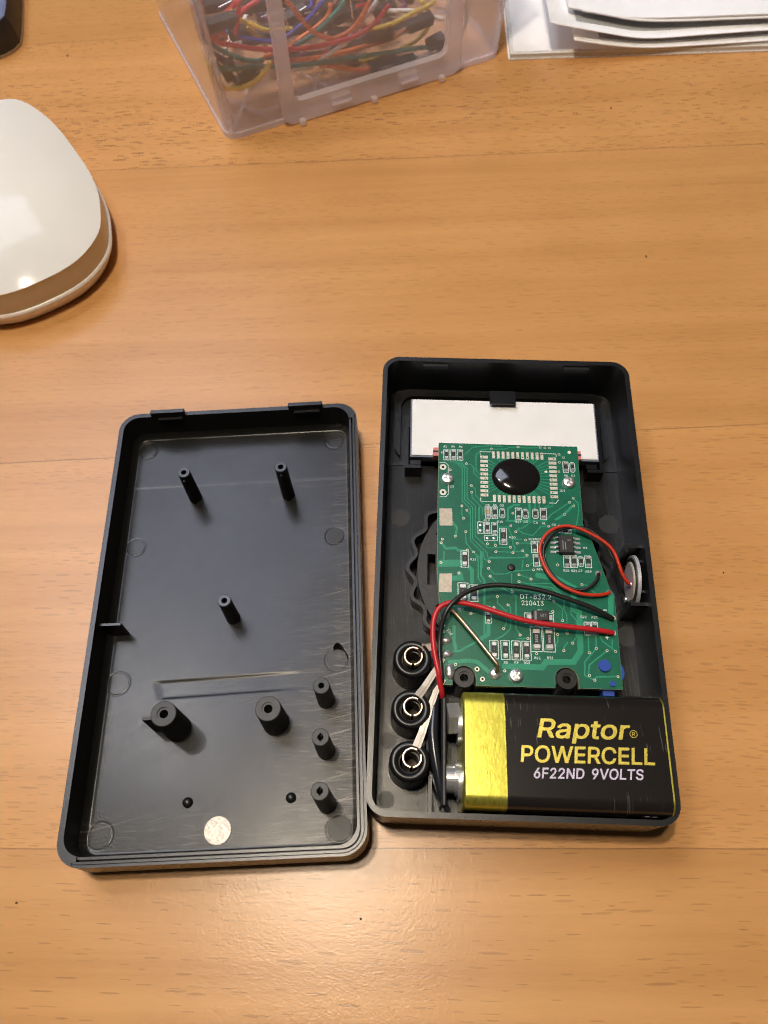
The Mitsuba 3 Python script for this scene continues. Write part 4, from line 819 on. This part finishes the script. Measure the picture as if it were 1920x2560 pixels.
add('battery__brand_lettering', text('Raptor', 4.15, t[0][0], t[0][1], zt, ang=slope(0, 1) * .6, bold=True, shear=.20, width=t[1][0] - t[0][0] + .1, align='l', depth=.03), 'gold_print', SHELL, smooth=False)
add('battery__registered_mark', [text('R', .95, t[9][0], t[9][1], zt, depth=.03), tm(ex(sg.Point(t[9][0], t[9][1]).buffer(.88).difference(sg.Point(t[9][0], t[9][1]).buffer(.76)), zt, zt + .03))], 'gold_print', SHELL, smooth=False)
add('battery__type_lettering', text('POWERCELL', 3.55, t[3][0], t[3][1], zt, ang=slope(3, 4), bold=True, shear=.10, width=t[4][0] - t[3][0], align='l', depth=.03), 'gold_print', SHELL, smooth=False)
w1 = (t[7][0] - t[6][0])
add('battery__size_lettering', [text('6F22ND', 2.2, t[6][0], t[6][1], zt, ang=slope(6, 7), bold=True, shear=.16, width=w1 * .462, align='l', depth=.03), text('9VOLTS', 2.2, t[6][0] + w1 * .53, t[6][1] + .53 * (t[7][1] - t[6][1]), zt, ang=slope(6, 7), bold=True, shear=.16, width=w1 * .47, align='l', depth=.03)], 'lilac_print', SHELL, smooth=False)
def on_side(m):
    v = np.asarray(m.vertices); m.vertices = np.stack([v[:, 0], -61.02 - v[:, 2], v[:, 1]], 1); return m
add('battery__side_lettering', on_side(text('No Mercury & Cadmium Added', 1.3, -.6, -2.2, 0, bold=False, width=23.5, align='l', depth=.03)), 'dim_print', SHELL, smooth=False)
add('battery__side_code', on_side(text('GR', 1.6, 26.8, -2.4, 0, bold=True, shear=.3, width=3.4, align='l', depth=.03)), 'lilac_print', SHELL, smooth=False)
for y in (-41.2, -54.2):
    add('battery__terminal', yz_disc(X0 - .35, y, -6.0, 4.6, .9), 'chrome', SHELL)

# ------------------------------------------------------------------ battery clip with its two leads
thing('battery_clip', 'black battery snap clip with thick red and black leads', 'battery clip')
P = spline([(a, b) for a, b in CLIP_STRIP], 8)
d = np.gradient(P, axis=0); d /= np.linalg.norm(d, axis=1, keepdims=True); nn = np.stack([d[:, 1], -d[:, 0]], 1)
rings = []
for i in range(len(P)):
    f = math.sin(math.pi * min(1, (i + 2) / (len(P) + 2))); hw = .55 + .75 * f; top = -5.5 + 2.8 * f
    ring = []
    for a in np.linspace(0, math.pi, 9): ring.append([*(P[i] + nn[i] * hw * math.cos(a)), top - hw + hw * math.sin(a)])
    ring += [[*(P[i] - nn[i] * hw), -13.9], [*(P[i] + nn[i] * hw), -13.9]]
    rings.append(np.array(ring))
add('battery_clip__sheath', loft(rings), 'vinyl', SHELL, smooth=45)
add('battery_clip__plate', bx(-18.1, -60.0, -13.9, -17.0, -35.2, -2.6, .3), 'connector_black', SHELL, smooth=False)
for (x, y), ang in zip(SNAPS, (12, 0)):
    hexa = (m3.Manifold.cylinder(3.0, 4.1, 4.1, 6) if ang else m3.Manifold.cylinder(2.2, 3.3, 3.3, 40) + m3.Manifold.cylinder(.9, 3.9, 3.9, 40).translate([0, 0, 2.1])).rotate([0, 0, 8]).rotate([0, 90, 0])
    hexa = (hexa - m3.Manifold.cylinder(5, 2.6, 2.6, 32).rotate([0, 90, 0]).translate([1, 0, 0])).rotate([0, ang * .7, ang * .5]).translate([-17.0, y, -5.4])
    add('battery_clip__snap', hexa, 'chrome', SHELL, smooth=False)
add('battery_clip__red_lead', tube(RED_WIRE, .69, 14), 'red_wire', SHELL, smooth=True)
add('battery_clip__black_lead', tube(BLACK_WIRE, .64, 14), 'black_wire', SHELL, smooth=True)

# ------------------------------------------------------------------ computer mouse at the left edge
thing('computer_mouse', 'glossy white computer mouse with a gold band, cut by the left edge', 'mouse')
ax, ay = np.array([-122.5, 187.5]), np.array([-.145, .9894]); side = np.array([.9894, .145])
vv = [0, 1.2, 3, 8.5, 15, 26, 38, 50, 66, 84, 93.6, 99.5, 101.6, 102]; ll = [0, 8, 13, 24.2, 30.5, 35.0, 34.8, 32.5, 26.5, 18.2, 11.7, 6.4, 2.5, 0]
s = np.linspace(0, 1, len(vv)); cs = np.r_[0, np.cumsum(np.hypot(np.diff(vv), np.diff(ll)))]
tt = np.linspace(0, cs[-1], 60); from scipy.interpolate import PchipInterpolator
fv, fl_ = PchipInterpolator(cs, vv), PchipInterpolator(cs, ll)
right = np.stack([fv(tt), fl_(tt)], 1); outline = np.vstack([right, right[-2:0:-1] * [1, -1]])
for _ in range(3): outline = (np.roll(outline, 1, 0) + 2 * outline + np.roll(outline, -1, 0)) / 4
cen = np.array([42.0, 0])
def mring(scale, z, grow=0.0):
    q = cen + (outline - cen) * scale
    if grow:
        nrm = np.roll(outline, -1, 0) - np.roll(outline, 1, 0); nrm = np.stack([nrm[:, 1], -nrm[:, 0]], 1); nrm /= np.linalg.norm(nrm, axis=1, keepdims=True)
        sgn = np.sign(((outline - cen) * nrm).sum(1).mean()); q = q + sgn * nrm * grow
    xy = ax + q[:, :1] * ay + q[:, 1:] * side
    zz = z(q[:, 0]) if callable(z) else np.full(len(q), float(z))
    return np.c_[xy, zz]
edge_z = lambda v: 15.6 - .8 * np.clip(v / 102, 0, 1)
rings = [mring(1, lambda v: edge_z(v) - .5, -.25), mring(1, edge_z, 0.05)]
for q in np.linspace(.985, .03, 26):
    rings.append(mring(q, lambda v, q=q: edge_z(v) + (26.0 - 15.6) * (1 - q ** 2.1) * (1 - .22 * np.clip((v - 55) / 60, 0, 1))))
add('computer_mouse__top_shell', loft(rings), 'mouse_white', smooth=50)
add('computer_mouse__gold_band', loft([mring(1, 6.5, -.1), mring(1, 7.1, .1), mring(1, lambda v: 5 + (edge_z(v) - 5) * .6, -.05), mring(1, lambda v: edge_z(v) - .35, -.45)]), 'mouse_gold', smooth=50)
add('computer_mouse__base', loft([mring(1, .2, -2.6), mring(1, .6, -1.8), mring(1, 3.0, -.5), mring(1, 5.6, .9), mring(1, 6.3, 1.0), mring(1, 7.0, .55), mring(1, 7.2, -.3)]), 'mouse_base', smooth=50)

# ------------------------------------------------------------------ black device in the far left corner
thing('black_device', 'black box with rounded corner and blue grey top in the far left corner', 'device')
D = sg.Polygon([(-147.2, 353), (-146.6, 345.5), (-148.6, 340.8), (-152.5, 337.4), (-164, 331.5), (-240, 318), (-250, 440), (-163, 440), (-150, 372)])
D = D.buffer(-2).buffer(2, quad_segs=10)
add('black_device__side', m3.Manifold.hull(ex(D, 1.0, 8.5) + ex(D.buffer(-1.8), 12.3, 12.4)), 'device_black', smooth=30)
add('black_device__base_trim', ex(D.buffer(.35), .05, 1.2), 'device_trim', smooth=30)
add('black_device__top', m3.Manifold.hull(ex(D.buffer(-1.9), 12.3, 12.6) + ex(D.buffer(-3.0), 13.0, 13.2)), 'device_blue', smooth=30)

# ------------------------------------------------------------------ papers
def sheet(key, edge, left, depth, thick, mat, label, back=None, group=None, rows=8):
    """a sheet whose front edge follows the line of points edge (x, y, z) and which runs back from there, flattening"""
    E = spline(edge, 6); left = np.array(left, float); d = left / np.linalg.norm(left)
    rings = []
    for i in range(rows + 1):
        q = E.copy(); f = i / rows
        q[:, :2] += d * depth * f
        q[:, 2] = q[:, 2] + (back - q[:, 2]) * f ** 1.5 * .5 if back is not None else q[:, 2]
        rings.append(q)
    n, V, F = len(E), np.vstack(rings), []
    V = np.vstack([V, V - [0, 0, thick]]); N = n * (rows + 1)
    for i in range(rows):
        for k in range(n - 1):
            a, b, c, d_ = i * n + k, i * n + k + 1, (i + 1) * n + k + 1, (i + 1) * n + k
            F += [(a, b, c), (a, c, d_), (N + a, N + c, N + b), (N + a, N + d_, N + c)]
    for k in range(n - 1): F += [(k, N + k + 1, k + 1), (k, N + k, N + k + 1)]
    for i in range(rows): a, b = i * n, (i + 1) * n; F += [(a, b, N + b), (a, N + b, N + a)]
    return trimesh.Trimesh(V, F, process=False)
up = (.03, 1.0)
pad = thing('paper_pad', 'thick white pad lying under the loose sheets at the top right', 'paper pad')
Q = np.array([(60.0, 320.0), (290, 315.7), (295, 470), (67.5, 470)])
add(pad + '__cover', ex(Q, .15, .6), 'paper', smooth=False)
add(pad + '__page_block', ex(Q + [(.6, .4), (0, .4), (0, 0), (.6, 0)], .6, 2.4), 'paper_edge', smooth=False)
add(pad + '__top_page', ex(np.array([(62.3, 321.4), (290, 317.2), (295, 470), (69, 470)]), 2.45, 2.75), 'paper', smooth=False)
def ext(E): E = [tuple(p) for p in E]; return E + [(E[-1][0] + 100, E[-1][1] + (E[-1][1] - E[-2][1]) * 2.5, E[-1][2])]
for nm, E, thick, lab, prt in (('B', PAPER_B, .35, 'lowest loose white sheet with a grey printed panel, its corner curling up', (.058, .95)), ('C', PAPER_C, .3, 'middle white sheet with the widest grey printed band, its corner curling up', (.05, .9))):
    E = ext(E); key = thing('paper_sheet', lab, 'paper')
    m = sheet(key, E, up, 150, thick, 'paper', lab, back=E[-1][2])
    add(key + '__page', m, 'paper', smooth=40)
    ins = np.array(spline(E, 6)); k0 = 4
    g = [tuple(p + np.array([.03 * 4.0, 4.0 if nm == 'B' else 4.6, .12])) for p in ins[k0:]]
    pm = sheet(key, g[::3] + [g[-1]], up, 110, .04, 'paper_grey', lab, back=E[-1][2] + .12)
    add(key + '__grey_print', pm, 'paper_grey', smooth=40)
for j, dz in ((0, 0.0), (1, 1.0)):
    E = [(x + (1.0 if j == 0 else -4.5), y + (0 if j == 0 else .8), z + dz) for x, y, z in ext(PAPER_D)]
    key = thing('paper_sheet', ('white sheet second from the top, without print' if j == 0 else 'topmost blank white sheet with its corner sticking out left'), 'paper')
    add(key + '__page', sheet(key, E, up, 150, .55, 'paper', '', back=E[-1][2]), 'paper', smooth=40)

# ------------------------------------------------------------------ storage box and the jumper wires in it
box = thing('storage_box', 'clear lilac tinted plastic storage box full of jumper wires', 'storage box')
BWd, BDp, BH = 118.0, 92.0, 78.0
def bsec(z, ins=0.0):
    k = z / BH * 4.5
    return rr(-1.2 - k + ins, -.6 + ins - k * .25, BWd + k - ins, BDp + k - ins, 4.5 - ins * .6)
outer = m3.Manifold.hull(ex(bsec(0), .5, .6) + ex(bsec(BH), BH - .1, BH))
inner = m3.Manifold.hull(ex(bsec(0, 1.3), 2.0, 2.1) + ex(bsec(BH, 1.3), BH + .1, BH + .2))
add(box + '__body', outer - inner, 'polypropylene', BOX, smooth=25)
for u0, v0 in ((1.2, 1.6), (BWd - 1.4, 1.6)):
    s_ = -1 if u0 < 50 else 1
    add(box + '__corner_post', loft([np.array([[u0 + s_ * (z / BH * 4.3) + 1.5 * math.cos(a), v0 - z / BH * 1.0 + 1.5 * math.sin(a), z] for a in np.linspace(0, 2 * math.pi, 14, endpoint=False)]) for z in (2.2, 40, BH - .5)]), 'polypropylene_thick', BOX, smooth=50)
# raised frame on the front wall with its two slots and three lugs
U = sg.LineString([(23.6, 70), (25.2, 6), (27.5, 4.0), (93.5, 4.0), (95.4, 6), (93.2, 70)])
fr = rr(21.6, .8, 98.2, 120, 4).difference(rr(26.6, 9.6, 92.0, 130, 3.5))
mf = ex(fr, 0, 3.2)
mf = mf - ex(sg.box(41.6, 4.6, 49.9, 6.4), -1, 5) - ex(sg.box(71.4, 4.6, 79.2, 6.4), -1, 5)
mf = mf.rotate([90, 0, 0]).translate([0, -.65, 0]) 
mf = mf.trim_by_plane([0, 0, -1], -74.0)
add(box + '__latch_frame', mf, 'polypropylene_thick', BOX, smooth=25)
for u0 in (28.4, 59.3, 89.3): add(box + '__lug', bx(u0 - 1.2, -6.2, .6, u0 + 1.2, -3.8, 2.6, .3), 'polypropylene_thick', BOX, smooth=False)
for u0, u1 in ((41.6, 49.9), (71.4, 79.2)): add(box + '__slot_lip', bx(u0, -4.6, 3.4, u1, -3.9, 4.3, .1), 'polypropylene_thick', BOX, smooth=False)
for r_ in RIBS:
    P = np.array(r_); P = np.clip(P, [1.0, 1.2], [200, 200])
    add(box + '__rib', ex(sg.LineString(P).buffer(.45, cap_style='flat'), 2.02, 2.7), 'polypropylene_thick', BOX, smooth=False)
add(box + '__base_rim', ex(bsec(0).buffer(.7).difference(bsec(0, 1.0)), .15, 2.3), 'polypropylene_thick', BOX, smooth=25)

JLAB = ['thick orange jumper wire sagging in a bow behind the front frame', 'long red jumper wire sweeping across the whole pile', 'short upright red jumper wire by the frame at left', 'red jumper wire running up beside the left black plug', 'red jumper wire slanting behind the upright red one',
 'pale yellow jumper wire curving from the upper left', 'yellow jumper wire slanting down behind the red sweep', 'blue jumper wire bowed behind the frame', 'teal jumper wire rising steeply to the right', 'teal jumper wire running down the left wall of the box',
 'teal jumper wire bowed below the long red one', 'lowest teal jumper wire stretched across the pile', 'thick white jumper wire rising through the middle', 'thin white jumper wire lying level at right', 'white jumper wire looped outside the frame at right',
 'bright yellow jumper wire rising to the upper right', 'pale yellow jumper wire in a big arc at right', 'yellow jumper wire looped in the lower left corner', 'orange jumper wire running level through the middle of the pile', 'lowest orange jumper wire lying on the floor of the box',
 'orange jumper wire arching out of the lower left plug', 'zigzag orange jumper wire by the left wall', 'short purple jumper wire below the red sweep', 'purple jumper wire in the lower left shade', 'short white jumper wire on the floor left of the middle', 'short yellow jumper wire under the teal one', 'short orange jumper wire outside the frame at right', 'short white jumper wire leaving the lowest right plug']
ends, wires = [], []
for (col, P), lab in zip(JUMPERS, JLAB):
    key = thing('jumper_wire', lab, 'jumper wire', None)
    P = np.array(P); q = [P[0]]
    for p in P[1:]:
        if np.linalg.norm(p - q[-1]) > 1.6: q.append(p)
    if len(q) < 3: q = [P[0], (P[0] + P[-1]) / 2 + [0, .3, .5], P[-1]]
    add(key + '__insulation', tube(q, .88, 10, n=6), 'jumper_' + col, BOX, smooth=True)
    ends += [(key, q[0]), (key, q[-1])]
def plug(a, b, w):
    a, b = np.array(a), np.array(b); d = b - a; L_ = np.linalg.norm(d); d /= L_
    s = np.cross(d, [0, 1, .2]); s /= np.linalg.norm(s); t_ = np.cross(d, s); h = max(min(w / 2, 1.9), 1.1)
    c = [a + d * e * L_ + s * i * h + t_ * j * h for e in (0, 1) for i in (-1, 1) for j in (-1, 1)]
    c += [a + d * (-.06 * L_ if e == 0 else 1.06 * L_) + s * i * h * .75 + t_ * j * h * .75 for e in (0, 1) for i in (-1, 1) for j in (-1, 1)]
    return m3.Manifold.hull_points(np.array(c))
rng = random.Random(11); cols = ['orange', 'red', 'yellow', 'blue', 'teal', 'white', 'purple', 'brown', 'red', 'orange']
def hidden_wire(c): return thing('jumper_wire', f'{c} jumper wire half hidden in the dark back of the tangle', 'jumper wire', f'{c} jumper wires half hidden at the back of the tangle')
for c in CONNECTORS:
    a, b, w = np.array(c[:3]), np.array(c[3:6]), c[6]
    a[2], b[2] = max(a[2], 3.6), max(b[2], 3.6)
    key, dd = min(((k, min(np.linalg.norm(e - a), np.linalg.norm(e - b))) for k, e in ends), key=lambda t_: t_[1])
    if dd > 9:
        key = hidden_wire(cc := cols[rng.randrange(10)])
        q = [b, b + (b - a) * .3 + [0, 2, 0]]
        for _ in range(4): q.append(q[-1] + np.array([rng.uniform(-13, 13), rng.uniform(2, 9), rng.uniform(-4, 9)]))
        q = np.array(q); q[:, 0] = np.clip(q[:, 0], 2, BWd - 4); q[:, 1] = np.clip(q[:, 1], 3, 80); q[:, 2] = np.clip(q[:, 2], 3.2, 60)
        add(key + '__insulation', tube(q, .85, 10, n=6), 'jumper_' + cc, BOX, smooth=True)
    add(key + '__plug', plug(a, b, w), 'connector_black', BOX, smooth=False)
    d = (a - b) / np.linalg.norm(a - b); 
    e_ = a + d * 6.5 * np.array([1, 1, .4]); e_[:2] = np.clip(e_[:2], [2, 3], [BWd - 3, BDp - 3])
    if np.linalg.norm(e_ - a) > 2: add(key + '__pin', tube([a, e_], .32, 8, n=2), 'chrome', BOX)
for c in PINS:
    a, b = np.array(c[:3]), np.array(c[3:])
    key = min(ends, key=lambda t_: min(np.linalg.norm(t_[1] - a), np.linalg.norm(t_[1] - b)))[0]
    add(key + '__pin', tube([a, b], .30, 8, n=2), 'chrome', BOX)
# the rest of the heap behind them
for k in range(26):
    u0, v0, z0 = rng.uniform(6, 106), rng.uniform(32, 74), rng.uniform(4, 30)
    key = hidden_wire(cc := cols[rng.randrange(10)])
    q = [np.array([u0, v0, z0])]; a = rng.uniform(0, 6.28)
    for _ in range(6):
        a += rng.uniform(-.9, .9); q.append(q[-1] + np.array([9 * math.cos(a), 6 * math.sin(a), rng.uniform(-5, 5)]))
    q = np.array(q); q[:, 0] = np.clip(q[:, 0], 3, BWd - 4); q[:, 1] = np.clip(q[:, 1], 30, 84); q[:, 2] = np.clip(q[:, 2], 3.2, 4 + .40 * q[:, 1])
    add(key + '__insulation', tube(q, .85, 8, n=5), 'jumper_' + cc, BOX, smooth=True)
    for e, f in ((q[0], q[1]), (q[-1], q[-2])):
        d = (e - f) / (np.linalg.norm(e - f) + 1e-6)
        b_ = e + d * 13; b_[2] = np.clip(b_[2], 3.5, 50); b_[1] = np.clip(b_[1], 29, 86); b_[0] = np.clip(b_[0], 3, BWd - 4)
        if np.linalg.norm(b_ - e) > 4: add(key + '__plug', plug(e, b_, 3.4), 'connector_black', BOX, smooth=False)

# ------------------------------------------------------------------ specks on the table
CL = ['black speck near the black device', 'brown speck below the paper stack', 'dark sliver standing right of the middle boards', 'brown speck near the bottom edge', 'brown speck right of the front shell', 'dark speck left of the storage box', 'dark speck at the lower left edge']
for k, ((x, y), lab) in enumerate(zip(CRUMBS, CL)):
    m = trimesh.creation.icosphere(1, 1.0); v = np.asarray(m.vertices) * (.8 + .5 * meshkit.noise(np.asarray(m.vertices) * 1.7 + k, k)[:, None])
    s = [(.6, .35), (.45, .45), (.3, .9), (.38, .38), (.3, .3), (.28, .25), (.35, .3)][k]
    m = trimesh.Trimesh(v * [s[0] * .7, s[1] * .7, .22] + [x, y, .2], m.faces, process=False)
    add('crumb', m, 'crumb', smooth=50); labels['crumb' if k == 0 else f'crumb_{k:03d}'] = {'label': lab, 'category': 'crumb'}
